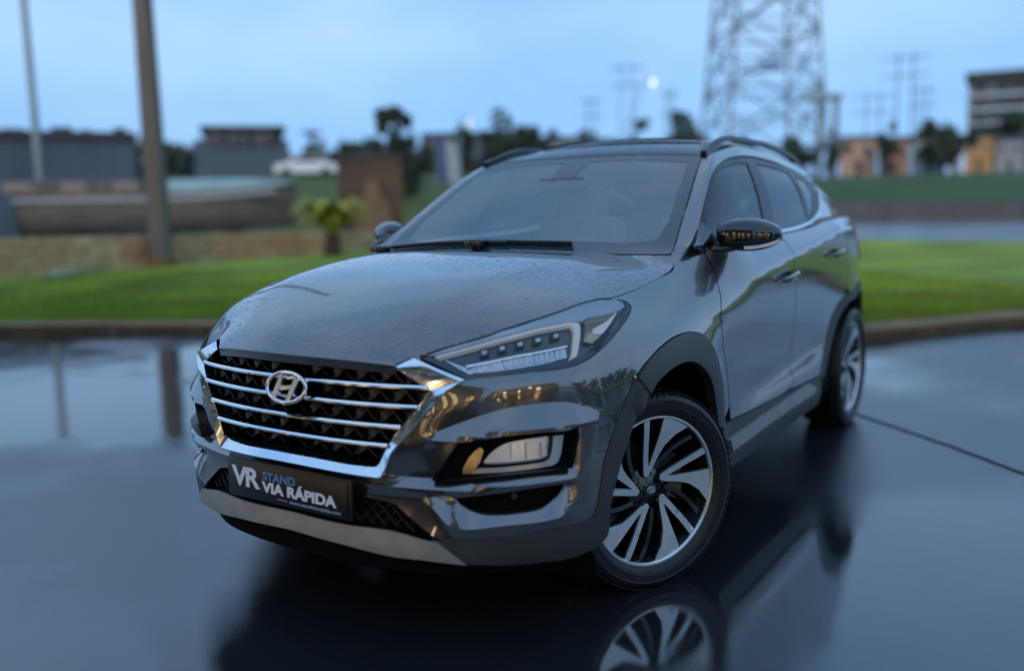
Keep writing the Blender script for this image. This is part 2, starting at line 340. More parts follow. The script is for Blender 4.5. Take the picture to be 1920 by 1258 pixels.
def patch(f, outer, holes=(), h=.03, lines=(), off=0., thick=.012, flip=False, hb=None, lean=0.):
    """trimmed piece of a sheet, with its edge turned back by `thick` (negative: towards the viewer)"""
    hb = hb or h*.6
    outer = resample(outer, hb, True); holes = [resample(H, hb, True) for H in holes]; lines = [resample(l, hb) for l in lines]
    pts = []; edges = []
    for loop, closed in [(outer, True)]+[(H, True) for H in holes]+[(l, False) for l in lines]:
        k = len(pts); n = len(loop); pts += list(map(tuple, loop)); edges += [(k+i, k+(i+1) % n) for i in range(n if closed else n-1)]
    B = np.array(pts)
    lo, hi = outer.min(0), outer.max(0)
    gx, gy = np.meshgrid(np.arange(lo[0]+h*.5, hi[0], h), np.arange(lo[1]+h*.5, hi[1], h)); gx[::2] += h*.5
    G = np.stack([gx.ravel(), gy.ravel()], 1)
    if len(G):
        G = G[inside(outer, G)]
        for H in holes: G = G[~inside(H, G)]
    if len(G):
        dm = np.full(len(G), 9.)
        for i in range(0, len(B), 200): dm = np.minimum(dm, np.sqrt(((G[:, None]-B[None, i:i+200])**2).sum(-1)).min(1))
        G = G[dm > h*.45]; pts += list(map(tuple, G))
    V2, _, F2 = delaunay_2d_cdt([Vector(p) for p in pts], edges, [], 0, 1e-6)[:3]
    V2 = np.array([tuple(v) for v in V2]); F2 = np.array([t for t in F2 if len(t) == 3])
    C = V2[F2].mean(1); ok = inside(outer, C)
    for H in holes: ok &= ~inside(H, C)
    F2 = F2[ok]
    a = V2[F2]; ar = (a[:, 1, 0]-a[:, 0, 0])*(a[:, 2, 1]-a[:, 0, 1])-(a[:, 2, 0]-a[:, 0, 0])*(a[:, 1, 1]-a[:, 0, 1])
    F2 = F2[np.abs(ar) > 1e-10]; ar = ar[np.abs(ar) > 1e-10]
    F2[ar < 0] = F2[ar < 0][:, ::-1]
    if flip: F2 = F2[:, ::-1]
    used = np.unique(F2); mp_ = -np.ones(len(V2), int); mp_[used] = np.arange(len(used)); V2 = V2[used]; F2 = mp_[F2]
    X = f(V2[:, 0], V2[:, 1], off); N = fnormal(f, V2[:, 0], V2[:, 1], off, flip)
    g = Geo(); g.add(X, F2, N)
    if thick:
        E = {}
        for t in F2:
            for i in range(3):
                k = (t[i], t[(i+1) % 3])
                if (k[1], k[0]) in E: del E[(k[1], k[0])]
                else: E[k] = 1
        bv = sorted({i for k in E for i in k}); ix = {b: i for i, b in enumerate(bv)}; n = len(bv)
        top = X[bv]; low = top-N[bv]*thick if thick > 0 else f(V2[bv, 0], V2[bv, 1], off-thick)
        g.add(np.vstack([top, low]), [(ix[a], ix[a]+n, ix[b]+n, ix[b]) for a, b in E])
    return g
def sweep(P, sec, closed=False, up=None, cap=True):
    """carry a closed section (list of (side, up) offsets) along the 3D line P; up: vectors"""
    P = np.asarray(P, float); n = len(P); t = np.gradient(P, axis=0)
    if closed: t = np.roll(P, -1, 0)-np.roll(P, 1, 0)
    t /= np.linalg.norm(t, axis=1)[:, None]
    U = np.tile(np.array([0, 0, 1.]), (n, 1)) if up is None else np.broadcast_to(np.asarray(up, float), (n, 3))
    S = np.cross(t, U); S /= np.linalg.norm(S, axis=1)[:, None]; U = np.cross(S, t)
    sec = np.asarray(sec, float); k = sec.shape[-2]
    if sec.ndim == 2: sec = np.broadcast_to(sec, (n, k, 2))
    V = (P[:, None]+S[:, None]*sec[..., :1]+U[:, None]*sec[..., 1:]).reshape(-1, 3)
    F = []
    for i in range(n if closed else n-1):
        j = (i+1) % n
        F += [(i*k+a, i*k+(a+1) % k, j*k+(a+1) % k, j*k+a) for a in range(k)]
    if cap and not closed: F += [tuple(range(k-1, -1, -1)), tuple((n-1)*k+a for a in range(k))]
    return V, F
def circ(r, n=10, sy=1.): return [(r*math.cos(2*math.pi*i/n), r*sy*math.sin(2*math.pi*i/n)) for i in range(n)]
def lathe(prof, n=64, axis='y'):
    """prof: (radius, along) pairs around +y"""
    V = []; F = []; k = len(prof)
    for i in range(n):
        a = 2*math.pi*i/n
        V += [(r*math.cos(a), y, r*math.sin(a)) for r, y in prof]
    for i in range(n):
        j = (i+1) % n
        F += [(i*k+q, j*k+q, j*k+q+1, i*k+q+1) for q in range(k-1)]
    return V, F
def box_geo(c, s, bevel=0., seg=2, rot=None):
    bm = bmesh.new(); bmesh.ops.create_cube(bm, size=1.); bmesh.ops.scale(bm, vec=s, verts=bm.verts)
    if bevel: bmesh.ops.bevel(bm, geom=bm.edges[:], offset=bevel, segments=seg, affect='EDGES', profile=.5)
    if rot is not None: bmesh.ops.transform(bm, matrix=rot.to_4x4(), verts=bm.verts)
    bmesh.ops.translate(bm, vec=c, verts=bm.verts); bm.verts.index_update()
    V = [tuple(v.co) for v in bm.verts]; F = [tuple(v.index for v in f.verts) for f in bm.faces]; bm.free(); return V, F
def box(name, c, s, m, parent=None, bevel=0., seg=2, rot=None, sharp=35):
    V, F = box_geo(c, s, bevel, seg, rot); return mesh_obj(name, V, F, m, parent, sharp=sharp)
# ---------------------------------------------------------------- car materials
PAINT_C = (.060, .056, .053)
def paint_mat(name, wet):
    m = mat(name, PAINT_C, rough=.26, metal=.90, coat=1., coat_rough=.02)
    N, L, p = nodes(m); p.inputs['Coat IOR'].default_value = 2.0
    g = add(m, 'TexCoord'); n = add(m, 'TexNoise', Scale=900., Detail=2.); L.new(g.outputs['Object'], n.inputs['Vector'])
    r = add(m, 'ValToRGB'); r.color_ramp.elements[0].position = .35; r.color_ramp.elements[1].position = .7
    r.color_ramp.elements[0].color = (.098, .088, .082, 1); r.color_ramp.elements[1].color = (.19, .172, .16, 1)
    L.new(n.outputs['Fac'], r.inputs[0]); L.new(r.outputs[0], p.inputs['Base Color'])
    if wet: drops(m, scale=wet, strength=1., dist=.005, cover=1.0)
    return m
M = {}
M['paint'] = paint_mat('grey_paint', 0); M['paint_wet'] = paint_mat('grey_paint_rain', 72.)
M['black'] = mat('gloss_black', (.006, .006, .007), rough=.06, coat=.6); M['satin'] = mat('satin_black', (.012, .012, .013), rough=.35)
M['clad'] = vary(mat('grained_plastic', (.042, .040, .038), rough=.42, spec=.5), (.056, .053, .05), 9., lo=.3, hi=.8, rough_var=(.38, .58), bump=.12, bscale=420.)
M['skid'] = vary(mat('silver_plastic', (.42, .385, .33), rough=.36, metal=.35), (.34, .31, .27), 12., rough_var=(.3, .44))
M['strip'] = vary(mat('sill_silver', (.34, .34, .33), rough=.4, metal=.3), (.28, .28, .27), 10.)
M['chrome'] = mat('chrome', (.82, .84, .86), rough=.06, metal=1.); M['chrome_wet'] = mat('chrome_rain', (.80, .84, .88), rough=.10, metal=1.); drops(M['chrome_wet'], 120., .35, .001, .3, False)
M['dim_chrome'] = mat('satin_chrome', (.5, .5, .5), rough=.22, metal=1.)
M['hole'] = mat('dark_cavity', (.004, .004, .004), rough=.8, spec=.1)
M['gmesh'] = mat('grille_black', (.005, .005, .005), rough=.3)
M['emblem'] = mat('emblem_silver', (.78, .80, .82), rough=.28, metal=1.)
M['warm_glint'] = mat('painted_warm_reflection', (.62, .50, .30), rough=.2, metal=1.)  # chrome tinted gold: the warm light it reflects is put into its colour
M['glass'] = glassy('side_glass', (.80, .86, .88), 1.7, sky_sheen=.02); M['screen'] = glassy('wet_windscreen', (.95, .98, .99), 2.9, .02, sky_sheen=.05, wet=True)
M['frit'] = glassy('screen_border', (.03, .03, .04), 2.1, .02, sky_sheen=.06, wet=True)
M['fogref'] = mat('fog_reflector', (.82, .85, .88), rough=.38, metal=.9)
M['drl'] = mat('running_light_ribs', (.55, .55, .54), rough=.25, metal=.6, coat=.5)
M['panoroof'] = glassy('panorama_roof', (.35, .40, .42), 1.8, .02, wet=True)
M['lens'] = glassy('lamp_lens', (.97, .98, .99), 1.45); M['privacy'] = glassy('rear_glass', (.16, .20, .22), 1.8, sky_sheen=.02)
M['roofglass'] = mat('roof_glass', (.01, .012, .015), rough=.03, coat=1.); drops(M['roofglass'], 80., .7, .002, .55)
M['rubber'] = vary(mat('wet_rubber', (.006, .006, .0058), rough=.4), (.016, .013, .010), 14., lo=.5, hi=.8, rough_var=(.28, .5), bump=.25, bscale=60.)
M['rim'] = mat('dark_alloy', (.010, .010, .011), rough=.16, metal=.0, coat=.8); M['face'] = vary(mat('machined_alloy', (.92, .91, .90), rough=.38, metal=1.), (.75, .74, .73), 160., lo=.35, hi=.7)
M['barrel'] = mat('alloy_barrel', (.08, .083, .09), rough=.25, metal=.9); M['brake'] = vary(mat('brake_steel', (.20, .17, .15), rough=.4, metal=.9), (.12, .09, .07), 30.)
M['caliper'] = mat('cast_caliper', (.30, .26, .20), rough=.5, metal=.5)
M['plate'] = mat('plate_black', (.010, .010, .009), rough=.3); M['white'] = mat('print_white', (.9, .9, .9), rough=.5); M['steel'] = mat('print_blue', (.16, .30, .55), rough=.35, metal=.2)
M['silver_print'] = mat('print_silver', (.5, .6, .75), rough=.3, metal=.4)
M['guide'] = mat('light_guide', (.62, .64, .66), rough=.25, coat=.5, emit=(1, 1, 1), estr=.08); M['lampblue'] = mat('lamp_dark_bezel', (.022, .030, .045), rough=.12, coat=.7)
M['bezel'] = mat('lamp_silver_bezel', (.66, .69, .72), rough=.3, metal=.35); M['amber'] = mat('indicator_reflector', (.72, .60, .42), rough=.22, metal=.9)
M['seat'] = vary(mat('seat_cloth', (.52, .54, .55), rough=.8), (.58, .60, .61), 30.); M['cabin'] = mat('cabin_plastic', (.07, .072, .075), rough=.6); M['trim'] = mat('cabin_headlining', (.35, .36, .36), rough=.9)
M['tail'] = mat('tail_red', (.35, .02, .02), rough=.1, coat=1.)

CAR = empty('parked_car', (0, 0, 0), 'grey metallic compact SUV with chrome barred grille parked on wet asphalt', 'car')
def cat(*ls): return np.vstack([np.asarray(l, float).reshape(-1, 2) for l in ls])
def T(k, *p): return tr_belt(zp(k, *p))
def TG(k, *p): q = tr_gh(zp(k, *p)); q[:, 1] *= VS; return q
VS = .15
def ghs(x, w, off=0.): return gh(x, np.asarray(w)/VS, off)
def sm(P, n=6): return catmull(P, n)

# ---------------------------------------------------------------- traced lines on the belt (left half of the car)
hl_top = sm(T('3', (395, 518), (650, 430), (900, 360), (1200, 258), (1500, 160))); hl_top2 = sm(T('5', (170, 222), (280, 182), (400, 137), (600, 88), (700, 90)))
hl_tip = sm(T('5', (700, 90), (800, 105), (855, 128), (882, 165), (878, 205), (840, 285), (760, 392), (680, 485)))
hl_low = sm(T('5', (680, 485), (600, 562), (500, 642), (400, 692), (250, 732), (0, 757)) ); hl_low2 = sm(T('3', (1440, 660), (1200, 690), (840, 728)))
hl_in = T('3', (830, 724), (620, 625), (395, 518))
HL = cat(hl_top, hl_top2, hl_tip[1:], hl_low[1:], hl_low2[1:], hl_in[1:-1])
fr_top = T('3', (192, 612), (230, 565), (375, 528)); fr_tip = T('3', (828, 724)); 
fr_out = sm(cat(T('3', (690, 805), (600, 895), (480, 1030), (330, 1215)), T('2', (1905, 330), (1860, 460), (1815, 545))))
fr_bot = sm(T('2', (1790, 556), (1500, 515), (1300, 480), (990, 420))); fr_bot[-1, 0] = 0
fr_inn = sm(T('3', (192, 614), (350, 720), (505, 825)), 3); fr_inn2 = sm(cat(T('3', (400, 985), (245, 1165), (185, 1235)), T('2', (1845, 290), (1775, 428))))
fr_inb = sm(T('2', (1770, 432), (1500, 400), (1250, 352), (990, 300))); fr_inb[-1, 0] = 0
ztop = float(fr_inn[0, 1])
bl = sm(cat(T('4', (180, 138), (560, 132), (900, 84), (1300, 42), (1560, 18)), T('5', (420, 1215), (640, 1165))))
bu = sm(cat(T('3', (480, 1232), (620, 1183), (800, 1118), (960, 1062), (1180, 1000), (1500, 950), (1750, 935), (1860, 955)), T('5', (620, 1090))))
su = sm(cat([[0, fr_bot[-1, 1]-.004]], T('2', (1300, 486), (1790, 562)), T('4', (160, 465), (300, 478), (500, 484), (900, 442), (1300, 402), (1590, 370))))
sl = sm(cat([[0, float(T('2', (990, 490))[0, 1])]], T('2', (1500, 582), (1900, 634)), T('4', (160, 562), (350, 572), (800, 545), (1300, 490), (1590, 455))))
pk_t = T('4', (530, 640), (900, 597), (1300, 540), (1540, 505)); pk_b = T('4', (1540, 508), (1500, 590), (1440, 650), (1330, 718), (1000, 764), (820, 770), (700, 748), (600, 698), (530, 642))
wl = sm(T('4', (270, 652), (380, 770), (500, 890), (640, 917), (1000, 882), (1350, 842), (1500, 795), (1545, 700), (1585, 500)))
cs = sm(T('4', (410, 1020), (650, 1014), (900, 1000), (1400, 930), (1680, 855), (1780, 805), (1812, 745), (1850, 550), (1885, 300)))
cs2 = sm(cat(T('4', (1885, 300)), T('5', (740, 1240), (790, 1110), (850, 960), (930, 800))))
seam = T('5', (930, 800), (880, 712), (760, 570), (680, 485))
mesh_diag = T('4', (0, 702), (310, 965)); mesh_top = cat([[0, .0]], T('2', (1580, 715), (1800, 760))); mesh_top[0, 1] = mesh_top[1, 1]+.012
arch_o = sm(T('5', (930, 800), (1000, 690), (1100, 570), (1200, 480), (1300, 420), (1420, 390), (1500, 410), (1570, 480), (1620, 570), (1660, 700), (1690, 850), (1702, 1000)))
arch_i = sm(T('5', (1040, 950), (1100, 845), (1200, 745), (1300, 682), (1400, 657), (1490, 695), (1570, 800), (1610, 930), (1640, 1130)))
arch_f = sm(T('6', (110, 1025), (180, 955), (205, 750), (285, 450), (400, 200), (437, 104)))
clad_b = sm(T('4', (650, 1232), (1000, 1240), (1350, 1210), (1600, 1172), (1800, 1085)))
zsk = float(T('2', (990, 838))[0, 1])
skid_t = sm(cat([[0, zsk]], T('2', (1500, 965), (1900, 1022)), T('4', (200, 988), (400, 1042))))
skid_b = sm(cat(T('4', (650, 1232), (300, 1190), (0, 1155)), T('2', (1500, 1148), (990, 1012)))); skid_b[-1, 0] = 0
# ---------------------------------------------------------------- bumper relief from those lines
zl = lambda P, u: np.interp(u, P[:, 0], P[:, 1])
U_pod0, U_pod1 = float(bl[0, 0]), float(T('4', (560, 140))[0, 0]); U_end = float(T('4', (1610, 400))[0, 0])
def bumper_relief(u, z, x):
    u = np.asarray(u, float); out = np.zeros_like(u)
    m = (u < 1.12) & (z > .33) & (z < .86)
    if not m.any(): return out
    uu, zz = u[m], z[m]
    a = sstep(U_pod0, U_pod1, uu)*sstep(U_end+.16, U_end-.02, uu)           # blade
    a2 = sstep(U_end+.03, U_end-.015, uu)                                   # shelf
    a3 = sstep(.47, .56, uu)*sstep(U_end+.02, U_end-.03, uu)                # lower wedge
    zSU, zSL, zBL, zBU = zl(su, uu), zl(sl, uu), zl(bl, uu), zl(bu, uu)
    zBU = np.maximum(zBU, zBL+.015)
    zPT = zl(pk_t, uu); pb = pk_b[::-1]; zPB = zl(pb, uu); zWL = zl(wl[:len(wl)-10], uu)
    ks = [zWL-.03, zWL, zPB, zPT-.004, zPT, zSL, zSU, zBL-.008, zBL, zBU, zBU+.05]
    vs = [0*uu, .006*a3, -.030*a3, -.030*a3, .004*a3, .008*a2, -.022*a2, -.022*a2*sstep(U_pod0, U_pod1, uu), .016*a, -.012*a, 0*uu]
    d = np.zeros_like(uu)
    for i in range(len(ks)-1):
        s_ = (zz >= ks[i]) & (zz < ks[i+1]); t = (zz-ks[i])/np.maximum(ks[i+1]-ks[i], 1e-4)
        d = np.where(s_, vs[i]+(vs[i+1]-vs[i])*t, d)
    out[m] = d
    return out
RELIEF.append(bumper_relief)

# ---------------------------------------------------------------- hood
NS, NT = 60, 49
shut = cat(hl_top, hl_top2, T('5', (720, 84), (930, 0)), T('R4', (1500, 865), (1640, 806)))
E3 = belt(shut[:, 0], shut[:, 1], 0.004)
E3 = np.vstack([[E3[0]+np.array([.052, -.042, -.018])], E3, [(-.285, .757, 1.076)], [(-.335, .735, 1.112)]])
E3[0] = belt(np.array([.398]), np.array([.866]))[0]+np.array([.004, 0, 0])
E3 = catmull(E3[[0, 1]+list(range(4, len(E3)-2, 4))+[-2, -1]], 8)
El = np.concatenate([[0], np.cumsum(np.linalg.norm(np.diff(E3, axis=0), axis=1))]); El /= El[-1]
ss = np.linspace(0, 1, NS)**.9
Ec = np.stack([np.interp(ss, El, E3[:, i]) for i in range(3)], 1)
Mc = np.stack([pchip([0, .06, .2, .45, .75, 1], [.893, .855, .72, .40, .02, -.315], ss), 0*ss, pchip([0, .06, .2, .45, .75, 1], [.882, .925, 1.0, 1.098, 1.140, 1.120], ss)], 1)
def hood_pt(si, t):
    a = abs(t); e, c = Ec[si], Mc[si]
    w = 1-a**(2.6+1.0*sstep(0, .2, ss[si]))
    # raised centre panel between two soft feature lines
    cr = .006*(sstep(.74, .60, a))*sstep(0, .25, ss[si])
    return np.array([e[0]+(c[0]-e[0])*(1-a**2), e[1]*t, e[2]+(c[2]-e[2]-.008*sstep(0, .25, ss[si]))*w+cr])
ts = np.sign(np.linspace(-1, 1, NT))*np.abs(np.linspace(-1, 1, NT))**.9
HV = np.array([[hood_pt(i, t) for t in ts] for i in range(NS)])
g = Geo()
idx = lambda i, j: i*NT+j
F = [(idx(i, j), idx(i+1, j), idx(i+1, j+1), idx(i, j+1)) for i in range(NS-1) for j in range(NT-1)]
F = [tuple(reversed(f)) for f in F]
g.add(HV.reshape(-1, 3), F)
# turned-down front lip, side and rear edges
edge = [HV[0, j] for j in range(NT)]
lip = [p+np.array([.004, 0, -.008]) for p in edge]; lip2 = [p+np.array([-.006, 0, -.026]) for p in lip]; lip3 = [p+np.array([-.05, 0, -.004]) for p in lip2]
g2 = Geo(); k = NT
g2.add(edge+lip+lip2+lip3, [(r*k+j, r*k+j+1, (r+1)*k+j+1, (r+1)*k+j) for r in range(3) for j in range(k-1)])
for row in (HV[:, 0], HV[:, -1], HV[-1]):
    n = len(row); g2.add(np.vstack([row, row-np.array([0, 0, .02])]), [(i, i+1, n+i+1, n+i) for i in range(n-1)])
hood = g.obj('hood', M['paint_wet'], CAR)
g2.obj('hood_edge', M['paint'], hood, sharp=30)

# ---------------------------------------------------------------- lower body panels
def belt_panel(name, poly, m, holes=(), h=.028, lines=(), off=0., thick=.014, sharp=None, both=True, parent=CAR, join=False, **kw):
    g = patch(belt, poly, holes, h, lines, off, thick, **kw)
    if join: return g.both().obj(name, m, parent, sharp)
    o = g.obj(name, m, parent, sharp)
    return (o, g.mirrored().obj(name, m, parent, sharp)) if both else o
# front bumper: left half, mirrored and joined
_pl, _pr = T('4', (575, 150))[0], T('4', (1640, 30))[0]; _pb0, _pb1 = T('4', (330, 470))[0], T('4', (1597, 366))[0]
_ub = np.linspace(_pb1[0], _pb0[0], 30); _ut = np.linspace(_pl[0], _pr[0], 30)
pod = cat(np.stack([_ut, zl(bl, _ut)-.0012], 1), T('4', (1655, 70), (1628, 220)), np.stack([_ub, zl(su, _ub)+.0012], 1))
pocket = cat(sm(pk_t, 4), sm(pk_b, 4)[1:-1])
bot_c = cat([[0, fr_bot[-1, 1]-.001]])
BUMP = cat(fr_bot[::-1], fr_out[::-1], T('3', (822, 734)), hl_low2[::-1][1:], hl_low[::-1][1:], seam[::-1][1:], cs2[::-1][1:], cs[::-1][1:], T('4', (395, 1010)), mesh_diag[::-1], mesh_top[::-1])
ctr = [l for l in (su[2:-1], sl[1:-1])]
belt_panel('front_bumper', BUMP, M['paint'], holes=[pod, pocket], h=.013, hb=.010, lines=[bu[4:-6], wl[4:-12]], thick=.016, sharp=24, join=True)
bump = [o for o in CAR.children if o.name.startswith('front_bumper')][0]
# fog-lamp pods: recessed dark surround, reflector, running light
def fog(sgn):
    e = []
    def P(name, poly, m, off, thick=0., h=.02, par=None, sharp=None):
        g = patch(belt0, poly, (), h, (), off, thick)
        if sgn < 0: g = g.mirrored()
        return g.obj(name, m, par or CAR, sharp)
    base = P('fog_light', pod, M['satin'], -.050, -.056)
    P('bezel', cat(T('4', (510, 462), (620, 350), (740, 240), (880, 165), (1100, 122), (1420, 72), (1650, 45), (1600, 370), (1300, 398), (900, 438), (600, 470))), M['black'], -.034, .02, par=base)
    P('reflector', cat(sm(T('4', (800, 342), (865, 262), (980, 185), (1100, 150), (1405, 103)), 4), T('4', (1390, 262), (1350, 298), (900, 346))), M['fogref'], -.024, .012, .012, base)
    lf = cat(sm(T('4', (800, 342), (865, 262), (980, 185), (1100, 150), (1405, 103)), 4), T('4', (1390, 262), (1350, 298), (900, 346)))
    c0, c1 = lf.min(0), lf.max(0)
    for q in range(7):                                   # faceted reflector ribs
        uu = c0[0]+(c1[0]-c0[0])*(.22+.115*q); w = .008
        zt = c1[1]-.012-(.03 if q == 0 else .012 if q == 1 else .0); zb = c0[1]+.010
        P('rib', [(uu-w, zb), (uu+w, zb), (uu+w, zt), (uu-w, zt)], M['fogref'], -.014-.010*(q % 2), .008, .01, base)
    P('lens', lf, M['lens'], -.012, .006, .02, base)
    P('running_light', cat(T('4', (690, 436), (740, 392), (1360, 330), (1415, 300), (1435, 240), (1452, 95), (1545, 82), (1518, 260), (1490, 330), (1440, 362))), M['drl'], -.016, .015, .012, base, 40)
    P('reflector', cat(T('4', (605, 445), (610, 390), (660, 300), (720, 235), (770, 200), (800, 230), (770, 330), (735, 380), (690, 440))), M['warm_glint'], -.020, .01, .012, base)  # piece in the shape of the warm reflection on the chrome
    pk = P('vent_recess', pocket, M['black'], -.038, -.03, par=None)
    g = patch(belt0, pocket, (), .02, (), -.030, 0.)
    s_ = belt0(np.array([T('4', (1090, 648))[0, 0]]), np.array([T('4', (1090, 648))[0, 1]]), -.028)[0]*np.array([1, sgn, 1])
    n_ = (belt0(np.array([T('4', (1090, 648))[0, 0]]), np.array([T('4', (1090, 648))[0, 1]]), .02)[0]*np.array([1, sgn, 1])-s_); n_ /= np.linalg.norm(n_)
    V, F = lathe([(0, .004), (.008, .004), (.0095, .002), (.0095, -.01)], 16); q = Vector((0, 1, 0)).rotation_difference(Vector(n_))
    mesh_obj('parking_sensor', [q @ Vector(v)+Vector(s_) for v in V], F, M['clad'], pk, sharp=40)
def belt0(u, z, off=0.):                                  # the belt without the bumper relief
    u = np.asarray(u, float); x, y, nx, ny = plan_at(u)
    d = belt_d(u, z)-bumper_relief(u, np.asarray(z, float), x)+off
    return np.stack([x+nx*d, y+ny*d, z+0*u], -1)
fog(1); fog(-1)
# dark lower cladding of the bumper with the front part of the arch, and the silver skid plate
LIP = cat(cs[::1], cs2[1:], T('5', (1038, 948)), arch_f[::-1][1:], clad_b[::-1][1:], T('4', (430, 1058)))
LIP[0] += (0, -.003)
belt_panel('bumper_cladding', LIP, M['clad'], h=.022, off=.004, thick=.03)
SK = cat(skid_t, skid_b)
g = patch(belt0, SK, (), .018, (), .012, .03); sk = g.both().obj('skid_plate', M['skid'], CAR)
# rolled lower edge under the skid plate and cladding
lowl = cat([[0, skid_b[-1, 1]]], skid_b[::-1][1:], clad_b[1:])
P0 = belt0(lowl[:, 0], lowl[:, 1], .006); P1 = P0+np.array([-.05, 0, -.004]); P2 = P0+np.array([-.30, 0, .0]); n = len(P0)
P2[:, 1] *= .9; P1[:, 1] *= .985
g = Geo(); g.add(np.vstack([P0, P1, P2]), [(r*n+i, r*n+i+1, (r+1)*n+i+1, (r+1)*n+i) for r in range(2) for i in range(n-1)]); g.both().obj('undertray', M['clad'], CAR, sharp=30)
# lower intake
INT = cat(mesh_top, mesh_diag, T('4', (312, 985)), skid_t[::-1][2:])
g = patch(belt0, INT, (), .03, (), -.07, -.075); gr_low = g.both().obj('lower_grille', M['hole'], CAR)
g = Geo()
for sx in (1, -1):                                        # lozenge mesh
    for a0 in np.arange(-.6, .6, .042):
        pts = np.array([(a0+sx*t*.12, .375+t*.11) for t in np.linspace(0, 1, 12)])
        pts = pts[(np.abs(pts[:, 0]) < .46)]
        if len(pts) < 3: continue
        ok = inside(INT, np.stack([np.abs(pts[:, 0]), pts[:, 1]], 1)); pts = pts[ok]
        if len(pts) < 2: continue
        X = belt0(np.abs(pts[:, 0]), pts[:, 1], -.022-.004*(sx > 0)); X[:, 1] *= np.sign(pts[:, 0])+(pts[:, 0] == 0)
        V, F_ = sweep(X, [(-.012, -.003), (.006, -.003), (.006, .003), (-.012, .003)]); g.add(V, F_)
g.obj('mesh', M['satin'], gr_low, sharp=30)

# fenders, doors, quarters
dgap = cat(T('8', (385, 1092), (430, 1160), (478, 1245)), T('5', (1668, 5), (1690, 250), (1706, 500), (1740, 750)), T('7', (80, 720), (88, 820)))
dgap = sm(dgap, 5)
zbel = lambda x: pchip(GX, GB[:, 1], -np.asarray(x, float))
def top_line(x0, x1, n=14, dz=-.004):
    xs = np.linspace(x0, x1, n); return np.array([(u_of(x=x), float(zbel(x))+dz) for x in xs])
pil = T('8', (98, 1085), (180, 1070), (270, 1062), (330, 1068))
hs = cat(T('5', (722, 86), (930, 2)), T('R4', (1500, 867), (1640, 808), (1662, 790), (1668, 765), (1664, 708)))
FEND = cat(hs, pil[1:]+(0, .022), dgap, T('N', (1358, 792)), arch_o[::-1], seam[1:], hl_tip[::-1][1:])
belt_panel('fender', FEND, M['paint'], h=.022, off=-.001)
sill_t = T('7', (45, 938), (200, 852), (400, 750), (640, 618))
bgap = sm(T('R3', (478, 470), (484, 520), (491, 640), (487, 740), (466, 870), (480, 945)), 5); bgap = cat(bgap, T('N', (1487, 722)))
bg_x = float(np.interp(bgap[0, 0], PU, PLAN[:, 0]))
d0x = float(np.interp(dgap[0, 0], PU, PLAN[:, 0]))
G_ = .0022
DOOR1 = cat(top_line(d0x-.02, bg_x+.01), bgap+(-G_, 0), sill_t[[2, 1]], T('N', (1370, 786)), dgap[::-1]+(2*G_, 0))
DOOR1 = DOOR1[(DOOR1[:, 1] > .3)]
qgap = sm(cat(T('R3', (692, 432), (690, 470), (684, 600)), T('7', (752, 190), (735, 205), (700, 272), (678, 335), (655, 432), (640, 522), (622, 636))), 4)
q_x = float(np.interp(qgap[0, 0], PU, PLAN[:, 0]))
DOOR2 = cat(top_line(bg_x-.01, q_x+.04), qgap+(-G_, 0), sill_t[[2]]+(.12, 0), bgap[::-1]+(2*G_, 0))
doorF = belt_panel('front_door', DOOR1, M['paint'], h=.026); doorR = belt_panel('rear_door', DOOR2, M['paint'], h=.026)
def arc(hx, r, a0, a1, n=24): return np.array([(u_of(x=hx-r*math.cos(R(a))), HUBZ+r*math.sin(R(a))) for a in np.linspace(a0, a1, n)])
ra = qgap[np.argmin(np.hypot(qgap[:, 0]-u_of(x=-2.22), qgap[:, 1]-.769))]
RA = .515; RI = .425
rear_o = arc(-WB, RA, 180-35, 0+8)[::-1] if False else np.array([(u_of(x=-WB+RA*math.cos(R(a))), HUBZ+RA*.99*math.sin(R(a))) for a in np.linspace(48, 186, 30)])
qc = qgap[qgap[:, 1] > .80]
uq = u_of(x=-3.28); ro2_ = np.array([(u_of(x=-WB+RA*math.cos(R(a))), HUBZ+RA*.97*math.sin(R(a))+.002) for a in np.linspace(66, 186, 30)])
QUART = cat(top_line(q_x+.03, -3.2, 14), [[uq, 1.15], [uq, .62], [u_of(x=-3.14), .60]], ro2_[::-1][8:], qc[::-1]+(2*G_, 0))
belt_panel('quarter_panel', QUART, M['paint'], h=.03)
belt_panel('rear_bumper', cat([[u_of(x=-3.148), .595], [uq+.0, .615], [UEND, .60], [UEND, .22], [u_of(x=-3.12), .22]]), M['clad'], h=.05, join=True)
belt_panel('tailgate', cat([[uq+.005, 1.15], [UEND, 1.1], [UEND, .605], [uq+.005, .62]]), M['paint'], h=.05, join=True)
tl = T('N', (1592, 428), (1600, 432), (1608, 470), (1611, 486))
belt_panel('tail_light', [[u_of(x=-3.02), 1.08], [u_of(x=-2.98), 1.0], [u_of(x=-3.1), .93], [UEND-.35, .92], [UEND-.35, 1.04]], M['tail'], h=.04, off=.006)
